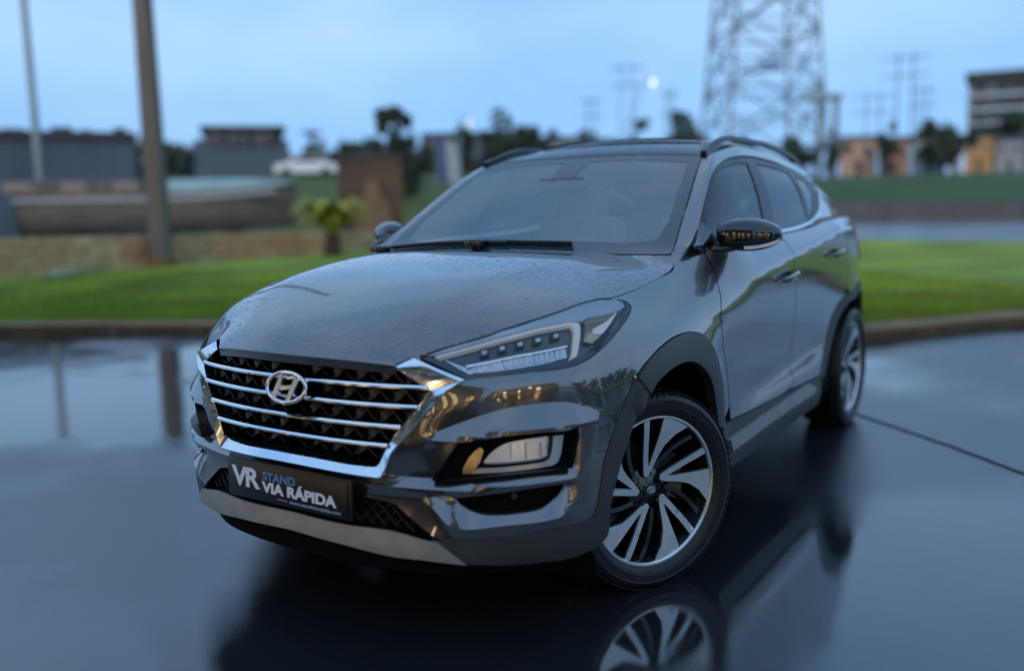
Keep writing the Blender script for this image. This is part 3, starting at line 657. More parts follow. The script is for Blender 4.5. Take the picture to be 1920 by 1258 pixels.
# claddings: front arch rear part, rear arch, sill, silver strip
ARCH = cat(arch_o+(0, .0), T('N', (1355, 770), (1357, 800), (1345, 800), (1342.5, 790)), arch_i[::-1])
belt_panel('arch_cladding', ARCH, M['clad'], h=.02, off=.009, thick=.035)
ri = np.array([(u_of(x=-WB+RI*math.cos(R(a))), HUBZ+RI*1.02*math.sin(R(a))) for a in np.linspace(6, 176, 34)])
ro = np.array([(u_of(x=-WB+RA*math.cos(R(a))), HUBZ+RA*.99*math.sin(R(a))) for a in np.linspace(8, 175, 34)])
rin = cat(T('7', (640, 660), (668, 530), (692, 420), (718, 330), (748, 265), (792, 207), (828, 184)), np.array([(u_of(x=-WB+.44*math.cos(R(a))), HUBZ+.44*math.sin(R(a))) for a in np.linspace(84, 146, 16)])); rin = rin[np.argsort(rin[:, 0])]
qa = qgap[(qgap[:, 1] < .80)][::-1]; ro2 = np.array([(u_of(x=-WB+RA*math.cos(R(a))), HUBZ+RA*.97*math.sin(R(a))) for a in np.linspace(66, 146, 24)])
belt_panel('arch_cladding', cat(qa+(.003, 0), ro2, rin[::-1]), M['clad'], h=.02, off=.003, thick=.035)
u0, u1 = float(T('N', (1357, 800))[0, 0]), float(ri[0, 0])
SILL = cat(sill_t[:3]+(0, -.004), [[float(qgap[-1, 0]), float(qgap[-1, 1])-.004], [float(qgap[-1, 0])+.03, .25]], [[u0+.03, .24]])
belt_panel('sill_cladding', SILL, M['clad'], h=.03, off=.004, thick=.03)
st = T('7', (72, 1018), (300, 852), (540, 688), (580, 712), (574, 742), (330, 905), (86, 1086))
belt_panel('sill_strip', cat(st), M['strip'], h=.02, off=.018, thick=.02)
# dark structure behind the panel gaps and wheel wells
lin = cat([[0, .24]], [[1.0, .24]], arc(0, .46, 180+18, 360-18)[:1]*0+[[u_of(x=.44), .26]], np.array([(u_of(x=.46*math.cos(R(a))), HUBZ+.455*math.sin(R(a))) for a in np.linspace(-8, 188, 30)]),
          np.array([(u_of(x=-WB+.455*math.cos(R(a))), HUBZ+.45*math.sin(R(a))) for a in np.linspace(-8, 188, 30)]), [[UEND, .24], [UEND, 1.0], [u_of(x=-3.2), 1.10]], top_line(-3.0, -.5, 14, -.03), [[u_of(x=-.2), .95], [u_of(x=.2), .88], [1.05, .74], [.62, .70], [.5, .5], [0, .5]])
g = patch(lambda u, z, off=0.: belt0(u, z, off), lin, (), .05, (), -.032, 0.); g.both().obj('inner_shell', M['hole'], CAR)
# ---------------------------------------------------------------- grille: chrome frame, bars, mesh, emblem
FR_O = cat(fr_top[2:], fr_tip, fr_out, fr_bot); FR_I = cat(fr_top[:1], fr_inn[1:], fr_inn2, fr_inb)
fr_poly = cat(fr_top[::-1]*1., fr_inn[1:], fr_inn2, fr_inb, fr_bot[::-1], fr_out[::-1], fr_tip)
def pdist(P, u, z):
    A, B = P[:-1], P[1:]; d = B-A; q = np.stack([u, z], -1)[:, None]
    t = np.clip(((q-A)*d).sum(-1)/np.maximum((d*d).sum(-1), 1e-12), 0, 1); return np.sqrt((((A+d*t[..., None])-q)**2).sum(-1)).min(1)
_fo, _fi = cat(fr_tip, fr_out, fr_bot), cat(fr_inn, fr_inn2, fr_inb)
def frame_f(u, z, off=0.):                                # bevelled: falls back from its outer to its inner edge, most along the bottom
    u = np.asarray(u, float); z = np.asarray(z, float); a, b = pdist(_fo, u, z), pdist(_fi, u, z); t = a/np.maximum(a+b, 1e-6)
    dep = .010+.030*sstep(.66, .59, z)
    return belt0(u, z, off-dep*t)
ginner = cat([[0, ztop+.002]], [[.36, ztop-.004]], fr_inn, fr_inn2, fr_inb)
g = patch(belt0, ginner, (), .04, (), -.085, -.085); GRL = g.both().obj('grille', M['hole'], CAR)
def along(P, n):
    d = np.concatenate([[0], np.cumsum(np.linalg.norm(np.diff(P, axis=0), axis=1))]); t = np.linspace(0, d[-1], n); return np.stack([np.interp(t, d, P[:, 0]), np.interp(t, d, P[:, 1])], 1)
ff = Geo()
for Po, Pi, n, d0, d1 in ((cat(fr_top[2:], fr_tip), fr_inn, 16, .006, .010), (cat(fr_tip, fr_out), cat(fr_inn[-1:], fr_inn2), 40, .010, .014), (cat(fr_out[-1:], fr_bot), cat(fr_inn2[-1:], fr_inb), 40, .030, .036)):
    a, b = along(Po, n), along(Pi, n); rows = []
    dp = np.linspace(d0, d1, n) if d1 < .03 else np.linspace(.014, d1, n)*0+np.interp(np.linspace(0, 1, n), [0, .06, 1], [.014, d0, d1])
    for t, o1 in ((0, -.02), (0, .010), (.12, .013), (.88, None), (1, None), (1, -9)):
        q = a+(b-a)*t; off = .012-dp*t if o1 is None else (o1 if o1 > -1 else -.07); rows.append(belt0(q[:, 0], q[:, 1], off))
    V = np.vstack(rows); F_ = [(r_*n+i, (r_+1)*n+i, (r_+1)*n+i+1, r_*n+i+1) for r_ in range(5) for i in range(n-1)]; ff.add(V, F_)
ff.both().obj('frame', M['chrome_wet'], GRL, sharp=28)
def bar_line(pts, zc=None):
    q = cat(*pts); u = np.concatenate([[0.], q[:, 0]]); z = np.concatenate([[q[0, 1]], q[:, 1]])
    return u, z
BARS = [bar_line([T('3', (100, 788), (490, 806))]), bar_line([T('3', (60, 963), (395, 980))]), bar_line([T('3', (60, 1143), (240, 1166))]), bar_line([T('2', (1400, 216), (1850, 284))])]
BZ = []
for u, z in BARS:
    ue = u[-1]+.004; us = np.linspace(-ue, ue, 60); zb = np.interp(np.abs(us), u, z); zb = float(np.mean(z))+0*us; BZ.append((float(np.mean(z)), ue))
    X = belt0(np.abs(us), zb, -.004); X[:, 1] *= np.where(us < 0, -1, 1)
    V, F_ = sweep(X, [(-.012, -.0075), (.006, -.0075), (.012, -.003), (.012, .002), (.006, .0075), (-.012, .006)])
    mesh_obj('bar', V, F_, M['chrome'], GRL, sharp=32)
# chevron mesh between the bars
g = Geo(); levels = [ztop+.0]+[b[0] for b in BZ]+[.578]
for r_ in range(5):
    zt, zb = levels[r_]-.008, levels[r_+1]+.008; per = .092; zm = (zt+zb)/2; hh = (zt-zb)/2
    for k_ in range(-7, 8):
        for sgn in (-1, 1):
            c0 = k_*per+(per/2 if r_ % 2 else 0)
            pts = np.array([(c0+sgn*(.004+.036*t), zt-hh*2*(t**.8)*.92) for t in np.linspace(0, 1, 6)]+[(c0+sgn*(.040+.010*t), zt-hh*2*(.92-.10*t)) for t in (.5, 1)])
            ok = inside(ginner, np.stack([np.abs(pts[:, 0]), pts[:, 1]], 1)); pts = pts[ok]
            if len(pts) < 3: continue
            X = belt0(np.abs(pts[:, 0]), pts[:, 1], -.040); X[:, 1] *= np.where(pts[:, 0] < 0, -1, 1)
            V, F_ = sweep(X, [(-.014, -.0028), (.010, -.0028), (.012, 0), (.010, .0028), (-.014, .0028)], up=(0, 0, 1.) if False else (.2, .7, .7)); g.add(V, F_)
    for zz in (zm,):
        us = np.linspace(-.5, .5, 50); ok = inside(ginner, np.stack([np.abs(us), us*0+zz], 1)); us = us[ok]
        X = belt0(np.abs(us), us*0+zz, -.060); X[:, 1] *= np.where(us < 0, -1, 1); V, F_ = sweep(X, [(-.02, -.003), (.004, -.003), (.004, .003), (-.02, .003)]); g.add(V, F_)
g.obj('mesh', M['gmesh'], GRL, sharp=30)
# radiator and hoses dimly behind the mesh
g = Geo()
for yy in np.arange(-.40, .41, .012):
    V, F_ = box_geo((.775, yy, .67), (.01, .003, .16)); g.add(V, F_)
rad = g.obj('radiator_fins', mat('radiator', (.05, .045, .04), rough=.5, metal=.7), GRL, sharp=30)
# emblem: oval ring with a leaning letter
ec = belt0(np.array([0.]), np.array([.772]), 0)[0]; ex = ec[0]+.012
def em(y, z): return np.array([ex-.10*y*y-.30*z, y, ec[2]+z])
w_, h_ = .083, .0445
ring = np.array([em(w_*math.cos(a), h_*math.sin(a)) for a in np.linspace(0, 2*math.pi, 49)[:-1]])
V, F_ = sweep(ring, [(-.006, -.006), (.006, -.006), (.009, 0), (.006, .006), (-.006, .006)] if False else circ(.0072, 8), closed=True, up=(1, 0, 0)); EMB = mesh_obj('emblem', V, F_, M['chrome'], GRL)
disc = [em(0, 0)-np.array([.012, 0, 0])]+[em(.97*w_*math.cos(a), .97*h_*math.sin(a))-np.array([.012, 0, 0]) for a in np.linspace(0, 2*math.pi, 33)[:-1]]
mesh_obj('backing', disc, [(0, i+1, (i+1) % 32+1) for i in range(32)], M['hole'], EMB)
def slab(name, pts2, m, par, depth=.010, front=.006):
    n = len(pts2); f = [em(*p)+np.array([front, 0, 0]) for p in pts2]; b = [em(*p)-np.array([depth, 0, 0]) for p in pts2]
    return mesh_obj(name, f+b, [tuple(range(n))]+[(i, n+i, n+(i+1) % n, (i+1) % n) for i in range(n)], m, par, sharp=30)
# (y to the viewer's right)  two slanted strokes with a swept cross stroke
slab('stroke', [(-.052, -.027), (-.031, -.033), (-.016, .033), (-.031, .037)], M['emblem'], EMB)
slab('stroke', [(.010, -.038), (.028, -.036), (.052, .024), (.034, .033)], M['emblem'], EMB)
slab('stroke', [(-.036, -.004), (-.018, -.010), (.014, -.004), (.037, .006), (.036, .014), (.010, .006), (-.016, .004), (-.030, .010)], M['emblem'], EMB, front=.004)

# ---------------------------------------------------------------- number plate
PX, PZ, TLT = .9235, .4626, -.034
def pp(y, h, out=0.): return (PX+h*math.sin(TLT)+out, y, PZ+h*math.cos(TLT))
V, F_ = box_geo((0, 0, 0), (.012, .536, .124), .004); rot = Matrix.Rotation(TLT, 4, 'Y')
holder = mesh_obj('plate_holder', [rot @ Vector(v)+Vector((PX-.010, 0.004, PZ)) for v in V], F_, M['satin'], CAR, sharp=30)
V, F_ = box_geo((0, 0, 0), (.003, .520, .110), .001); mesh_obj('number_plate', [rot @ Vector(v)+Vector((PX-.001, 0, PZ)) for v in V], F_, M['plate'], holder, sharp=30)
def text(s, size, y, h, m, sx=1., bold=0., out=.0012, shear=0., align='LEFT', space=1., outline=False):
    c = bpy.data.curves.new('lettering', 'FONT'); c.body = s; c.size = size; c.align_x = align; c.extrude = .0006; c.offset = bold; c.shear = shear; c.space_character = space
    if outline: c.fill_mode = 'NONE'; c.bevel_depth = .0008; c.extrude = 0
    t = bpy.data.objects.new('tmp', c); COL.objects.link(t)
    dg = bpy.context.evaluated_depsgraph_get(); me = bpy.data.meshes.new_from_object(t.evaluated_get(dg)); bpy.data.objects.remove(t)
    for v in me.vertices:
        a, b, d = v.co; v.co = pp(y+a*sx, h+b, out+d)
    me.materials.clear(); me.materials.append(m); o = bpy.data.objects.new('lettering', me); COL.objects.link(o); o.parent = holder
    return o
text('VR', .086, -.236, -.020, M['white'], 1.22, .0026, space=.86)
text('STAND', .036, -.098, .012, M['steel'], 1.24, .0008)
text('VIA RÁPIDA', .045, -.098, -.026, M['white'], 1.32, .0018, space=1.0)
text('www.standviarapida.com', .0150, .020, -.046, M['silver_print'], 1.42, .0002)
for i in range(5):
    V, F_ = box_geo((0, 0, 0), (.0012, .004, .004)); mesh_obj('print_mark', [Vector(v)+Vector(pp(-.030+i*.009, -.041, .001)) for v in V], F_, M['silver_print'], holder)

# ---------------------------------------------------------------- headlights
def headlight(sgn):
    def P(name, poly, m, off, thick=0., h=.02, par=None, sharp=None, f=belt0):
        g = patch(f, poly, (), h, (), off, thick, hb=min(h, .012))
        if sgn < 0: g = g.mirrored()
        return g.obj(name, m, par or CAR, sharp)
    base = P('headlight', HL, M['lampblue'], -.040, -.036, .03)
    go = cat(sm(T('3', (515, 515), (800, 438), (1200, 326), (1500, 250), (1790, 198)), 4), T('3', (1860, 205), (1898, 245), (1888, 400), (1862, 525), (1795, 560)))
    gi = cat(T('3', (1815, 520), (1832, 400), (1838, 275), (1815, 240)), sm(T('3', (1500, 300), (1200, 378), (800, 482), (565, 545)), 4))
    tb = cat(hl_top+(0.004, -.002), hl_top2+(0, -.003), T('5', (760, 105), (820, 130), (835, 165), (795, 200), (640, 245), (500, 265), (455, 300)), go[::-1][4:])
    P('bezel', tb, M['bezel'], -.006, .03, .02, base)
    P('light_guide', cat(go, gi), M['guide'], -.018, .016, .012, base, 40)
    P('chrome_line', cat(T('3', (830, 612), (1300, 520), (1780, 428), (1780, 440), (1300, 534), (832, 628))), M['chrome'], -.020, .01, .02, base, 40)
    low = cat(T('3', (600, 560), (830, 640), (1300, 548), (1785, 450), (1800, 545), (1600, 600), (1300, 650), (960, 690), (850, 700)))
    P('lower_reflector', low, M['dim_chrome'], -.034, .004, .02, base)
    for q in range(18):                                  # facets of the low-beam reflector
        t0, t1 = q/18, (q+.7)/18
        a = lambda t, l, r: (l[0]+(r[0]-l[0])*t, l[1]+(r[1]-l[1])*t)
        qd = [a(t0, (880, 635), (1780, 460)), a(t1, (880, 635), (1780, 460)), a(t1, (900, 685), (1780, 550)), a(t0, (900, 685), (1780, 550))]
        P('facet', cat(T('3', *qd)), M['dim_chrome'] if q % 3 else M['bezel'], -.028-.003*(q % 2), .008, .015, base, 30)
    for q in range(5):                                   # row of small light modules above the line
        cx = 1000+q*170; cy = 500-q*38
        P('light_module', cat(T('3', (cx-45, cy-30), (cx+45, cy-50), (cx+45, cy+22), (cx-45, cy+42))), M['satin'], -.026, .012, .015, base, 30)
        P('light_module', cat(T('3', (cx-22, cy-18), (cx+24, cy-28), (cx+24, cy+4), (cx-22, cy+14))), M['bezel'], -.022, .008, .015, base, 30)
    P('indicator', cat(T('5', (505, 300), (640, 258), (805, 205), (740, 335), (580, 505), (500, 490))), M['amber'], -.022, .012, .015, base, 40)
    P('indicator_lens', cat(T('5', (572, 372), (700, 300), (797, 212), (735, 320), (668, 405), (640, 418), (572, 415))), M['guide'], -.016, .008, .012, base, 40)
    P('surround', cat(hl_low[2:], hl_low2[1:], hl_in[1:], T('3', (560, 545), (850, 702), (1300, 660)), T('5', (0, 735), (250, 705), (400, 660), (480, 600))), M['black'], -.010, .02, .012, base, 40)
    P('lens', HL, M['lens'], .001, .006, .02, base)
headlight(1); headlight(-1)
# ---------------------------------------------------------------- windscreen, roof, pillars, side glass (domain x, v*VS)
def gh_panel(name, poly, m, holes=(), h=.03, off=0., thick=.01, both=True, parent=CAR, join=False):
    g = patch(ghs, poly, holes, h, (), off, thick, flip=True, hb=h*.7)
    if join: return g.both().obj(name, m, parent)
    o = g.obj(name, m, parent)
    return (o, g.mirrored().obj(name, m, parent)) if both else o
dlo = sm(TG('8', (328, 850), (365, 700), (400, 560), (435, 430), (472, 335), (520, 275), (570, 238), (640, 212), (720, 202), (850, 212), (980, 245), (1100, 290), (1220, 345)), 4)
dlo2 = np.array([(-2.42, 2.06*VS), (-2.52, 1.75*VS), (-2.53, 1.35*VS), (-2.46, .9*VS)]) ; dlo2 = cat(TG('8', (1300, 398), (1360, 455), (1398, 520)), TG('8', (1418, 600), (1412, 690), (1378, 758)))
hdr = [(-1.016, 3*VS), (-.998, 3.9*VS), (-.985, 4.6*VS), (-.978, 5*VS)]
low = [(-.285, 5*VS), (-.295, 4.4*VS), (-.33, 3.6*VS), (-.372, 3.0*VS)]
wedge = [(-.372, 3.0*VS), (-.55, 3.0*VS), (-.75, 3.0*VS), (-.935, 3.0*VS), (-1.016, 3.0*VS)]
ws = cat(low, wedge[1:], hdr[1:])
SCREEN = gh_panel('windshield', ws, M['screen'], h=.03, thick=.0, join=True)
# black ceramic border and sensor housing seen through the glass
bi = cat([(-.375, 5*VS), (-.38, 4.4*VS), (-.405, 3.6*VS), (-.45, 3.28*VS), (-.55, 3.2*VS), (-.95, 3.22*VS), (-.945, 3.9*VS), (-.93, 5*VS)])
border = cat(low, wedge[1:], hdr[1:], bi[::-1])
gh_panel('border', border, M['frit'], h=.03, off=.0012, thick=0, join=True, parent=SCREEN)
sens = cat([(-.93, 5*VS), (-.93, 4.76*VS), (-.80, 4.80*VS), (-.775, 4.86*VS), (-.80, 4.95*VS), (-.79, 5*VS)])
gh_panel('sensor_cover', sens, M['frit'], h=.02, off=.0016, thick=.0, join=True, parent=SCREEN)
# roof: dark glass panel between painted cant rails
rf = cat([(p[0]-.012, p[1]) for p in hdr], [(-2.95, 5*VS), (-2.95, 3.05*VS), (-2.0, 3.05*VS)])
gh_panel('roof', rf, M['panoroof'], h=.05, thick=.01, join=True)
cant = cat([(-.365, 2.98*VS), (-.392, 2.55*VS), (-.45, 2.15*VS)], dlo, dlo2[:3], [(-2.52, 1.6*VS), (-3.0, 1.2*VS), (-3.0, 3.0*VS), (-2.0, 3.0*VS), (-1.028, 2.98*VS), (-.75, 2.96*VS)])
gh_panel('roof_side', cant, M['paint'], h=.025, thick=0.)
cp = cat(dlo2[2:], [(float(dlo2[-1, 0])+.02, -.02), (-3.15, -.02), (-3.0, 1.2*VS-.002), (-2.52, 1.6*VS-.002)])
cp[:, 1] = np.maximum(cp[:, 1], 0.004)
gh_panel('rear_pillar', cp, M['paint'], h=.025, thick=.012)
gh_panel('rear_window', cat([(-2.96, 5*VS), (-2.96, 1.5*VS), (-3.1, .6*VS), (-3.3, .1*VS), (-3.3, 5*VS)]), M['privacy'], h=.05, join=True)
# door frames in black with the panes set in
g1 = sm(TG('8', (440, 940), (418, 800), (405, 640), (440, 500), (510, 352), (600, 290), (700, 262), (782, 266)), 4); g1 = cat(g1, TG('8', (862, 480), (905, 640)), [(-1.185, .12*VS), (-.52, .12*VS)])
g2 = cat(TG('8', (862, 267), (1000, 300), (1150, 350), (1240, 490), (1300, 660), (1325, 750)), [(-1.97, .10*VS)], [(-1.31, .12*VS)], TG('8', (1000, 640), (930, 425)))
g3 = cat(TG('8', (1205, 372), (1300, 430), (1366, 530), (1382, 640), (1366, 735), (1345, 745), (1290, 560)))
DLO = cat(dlo, dlo2, [(-1.8, .01*VS), (-1.4, .01*VS), (-.9, .01*VS), (-.47, .01*VS)], TG('8', (300, 1010)))
gh_panel('window_frame', DLO, M['satin'], holes=[g1, g2, g3], h=.03, off=-.006, thick=0.)
for i, gl in enumerate((g1, g2, g3)): gh_panel('door_window' if i < 2 else 'quarter_window', gl, M['glass'] if i == 0 else M['privacy'], h=.04, off=-.010, thick=0)
# chrome moulding along the waistline and up behind the quarter window
ch = cat([(-.80, .03*VS), (-.95, .03*VS), (-1.3, .03*VS), (-1.7, .03*VS)], TG('8', (1380, 768), (1412, 735), (1424, 680), (1428, 600), (1405, 525)))
ch = catmull(ch, 8); Pc = ghs(ch[:, 0], ch[:, 1], .004); Nn = ghs(ch[:, 0], ch[:, 1], .02)-Pc; Nn /= np.linalg.norm(Nn, axis=1)[:, None]
V, F_ = sweep(Pc, [(-.008, -.004), (.008, -.004), (.009, .002), (.004, .006), (-.004, .006), (-.009, .002)], up=Nn)
Pcz = Geo(); Pcz.add(V, F_); Pcz.obj('waist_moulding', M['chrome'], CAR, sharp=40); Pcz.mirrored().obj('waist_moulding', M['chrome'], CAR, sharp=40)
# roof rails
def rail(s):
    xs = np.linspace(-1.03, -2.62, 50); b = np.stack([xs, pchip(GX, GR[:, 0], -xs)+.004, pchip(GX, GR[:, 1], -xs)], 1)
    t = np.linspace(0, 1, 50); lift = .024*sstep(0, .16, t)*sstep(1, .9, t)
    P = b+np.stack([0*t, 0*t, lift+.004], 1); wd = .014
    g = Geo(); V, F_ = sweep(P*np.array([1, s, 1]), [(-.016, -.012), (.016, -.012), (.014, .006), (.006, .012), (-.006, .012), (-.014, .006)]); g.add(V, F_)
    for i0 in (0, 44):
        q = b[i0:i0+6]+np.array([0, 0, .0]); V, F_ = sweep(q*np.array([1, s, 1]), [(-.016, -.01), (.016, -.01), (.013, .02), (-.013, .02)]); g.add(V, F_)
    return g.obj('roof_rail', M['satin'], CAR, sharp=40)
rail(1); rail(-1)
# sunroof wind deflector on the roof front
P = np.array([gh(np.array([-1.30-.06*(abs(y)/.4)**2]), np.array([5-2*abs(y)/.556]))[0]*np.array([1, 1 if y > 0 else -1, 1])+np.array([0, 0, .004]) for y in np.linspace(-.42, .42, 40)])
V, F_ = sweep(P, [(-.01, 0), (.01, 0), (.008, .010), (-.008, .010)]); mesh_obj('sunroof_deflector', V, F_, M['satin'], CAR, sharp=30)
# wipers
def wiper(name, pts, r=.006):
    g = Geo(); P = np.array([gh(np.array([x]), np.array([v]))[0]*np.array([1, s, 1])+np.array([.004, 0, .014]) for x, v, s in pts]); P = catmull(P, 6)
    V, F_ = sweep(P, [(-r, -r*1.6), (r, -r*1.6), (r*.6, r*1.4), (-r*.6, r*1.4)], up=(0.5, 0, 1)); g.add(V, F_); return g, P
def vy(x, y): yr = float(pchip(GX, GR[:, 0], np.array([-x]))[0]); return 5-2*abs(y)/yr
g, P = wiper('w', [(-.345-.03*abs(y), vy(-.345-.03*abs(y), y), 1 if y > 0 else -1) for y in np.linspace(-.62, .0, 9)]); w1 = g.obj('wiper', M['satin'], CAR, sharp=30)
g, P2 = wiper('w', [(-.35-.02*abs(y-.1), vy(-.35, y), 1 if y > 0 else -1) for y in np.linspace(-.16, .30, 9)]); w2 = g.obj('wiper', M['satin'], CAR, sharp=30)
for w, yy in ((w1, -.67), (w2, -.14)):
    p = gh(np.array([-.335]), np.array([max(3.0, vy(-.335, yy))]))[0]*np.array([1, -1, 1]); V, F_ = box_geo((p[0]+.02, yy, p[2]+.022), (.06, .085, .032), .01, 3); mesh_obj('pivot_cap', V, F_, M['black'], w, sharp=50)
# cowl panel
g = Geo(); ys = np.linspace(-.72, .72, 30); rowA = np.array([(-.20-.22*(abs(y)/.72)**2.2, y, 1.06) for y in ys]); rowB = np.array([(-.36-.14*(abs(y)/.72)**2.2, y, 1.105) for y in ys]); n = 30
rowB[:, 2] = 1.07; g.add(np.vstack([rowA, rowB]), [(i, i+1, n+i+1, n+i) for i in range(n-1)]); g.obj('cowl', M['satin'], CAR)

# ---------------------------------------------------------------- door mirrors, handles
def mirror(s):
    c = np.array([-.735, .945, 1.165])
    # housing: lofted rings from inboard to outboard
    rings = []; n = 20
    for t in np.linspace(0, 1, 13):
        y = .797+.232*t
        e = math.sin(math.pi*min(max((t*.93+.07), 0), 1))**.45 if t < .5 else math.cos((t-.5)*math.pi*.94)**.5
        hz = .066*e*(1.04-.10*t); hx = .064*e; cx = -.625-.075*t; cz = 1.180-.006*t
        rings.append([(cx+hx*(.75*math.cos(a) if math.cos(a) < 0 else 1.1*math.cos(a)), y, cz+hz*math.copysign(abs(math.sin(a))**.8, math.sin(a))) for a in np.linspace(0, 2*math.pi, n+1)[:-1]])
    V = [p for r_ in rings for p in r_]; k = len(rings)
    F_ = [(i*n+j, i*n+(j+1) % n, (i+1)*n+(j+1) % n, (i+1)*n+j) for i in range(k-1) for j in range(n)]+[tuple(range(n-1, -1, -1)), tuple((k-1)*n+j for j in range(n))]
    V = [(x, y*s, z) for x, y, z in V]; F_ = F_ if s < 0 else [tuple(reversed(f)) for f in F_]
    b = mesh_obj('side_mirror', V, F_, M['mirror_cap'], CAR)
    sd_ = b.modifiers.new('smooth', 'SUBSURF'); sd_.levels = sd_.render_levels = 1
    # arm
    P = catmull(np.array([(-.545, .775, 1.135), (-.56, .80, 1.125), (-.60, .83, 1.125), (-.64, .86, 1.130)]), 6)*np.array([1, s, 1])
    V, F_ = sweep(P, circ(.022, 12, .75)); mesh_obj('mirror_arm', V, F_, M['black'], b)
    V, F_ = box_geo((0, 0, 0), (.10, .012, .09), .005); 
    # indicator strip wrapping the outer front face
    g = Geo(); pts = []
    for t in np.linspace(.48, .97, 14):
        i = t*12; i0 = int(i); fr = i-i0; i1 = min(i0+1, 12)
        ring = [np.array(rings[i0][j])*(1-fr)+np.array(rings[i1][j])*fr for j in (17, 18)]
        pts.append(ring[0]*.45+ring[1]*.55)
    P = np.array(pts); ctr_ = np.array([-.69, .91, 1.178]); P = P+(P-ctr_)/np.linalg.norm(P-ctr_, axis=1)[:, None]*.0005
    P = P*np.array([1, s, 1]); V, F_ = sweep(P, [(-.006, -.006), (.006, -.006), (.006, .006), (-.006, .006)]); mesh_obj('turn_signal', V, F_, M['bezel'], b, sharp=40)
    # sail panel at the window corner
    q = cat(TG('8', (292, 1030), (325, 870), (348, 800), (420, 850), (448, 945)), [(-.56, .03*VS), (-.49, .02*VS)])
    g = patch(ghs, q, (), .03, (), .004, .01, flip=True); g = g if s > 0 else g.mirrored(); g.obj('sail_panel', M['black'], b)
M['mirror_cap'] = mat('mirror_gloss_black', (.008, .009, .012), rough=.05, coat=1.); drops(M['mirror_cap'], 130., .3, .001, .35)
mirror(1); mirror(-1)
def handle(door, x, z, s):
    xs = np.linspace(x+.10, x-.10, 15); t = np.linspace(-1, 1, 15)
    u = np.array([u_of(x=a) for a in xs]); zz = z+.109*(x-xs)*1.0+.0*t
    P = belt(u, zz, .014+.022*(1-np.abs(t)**4)); P[:, 1] *= s
    sec = np.array([[(a*(1-.5*abs(q)**3), b*(1-.45*abs(q)**3)) for a, b in [(-.008, -.014), (.008, -.014), (.011, -.004), (.010, .010), (.002, .015), (-.008, .013)]] for q in t])
    V, F_ = sweep(P, sec); h = mesh_obj('handle', V, F_, M['paint'], door, sharp=40)
    du = np.array([u_of(x=x+.11*math.cos(a)) for a in np.linspace(0, 2*math.pi, 24)]); dz = np.array([z+.038*math.sin(a)+.109*(-.11*math.cos(a)) for a in np.linspace(0, 2*math.pi, 24)])
    g = patch(belt, np.stack([du, dz], 1)[:-1], (), .02, (), .0015, .002); g = g if s > 0 else g.mirrored(); g.obj('handle_cup', M['paint'], door)
for dpair, (hx, hz) in ((doorF, (-1.19, .974)), (doorR, (-2.02, 1.035))):
    for d_, s_ in zip(dpair, (1, -1)): handle(d_, hx, hz, s_)

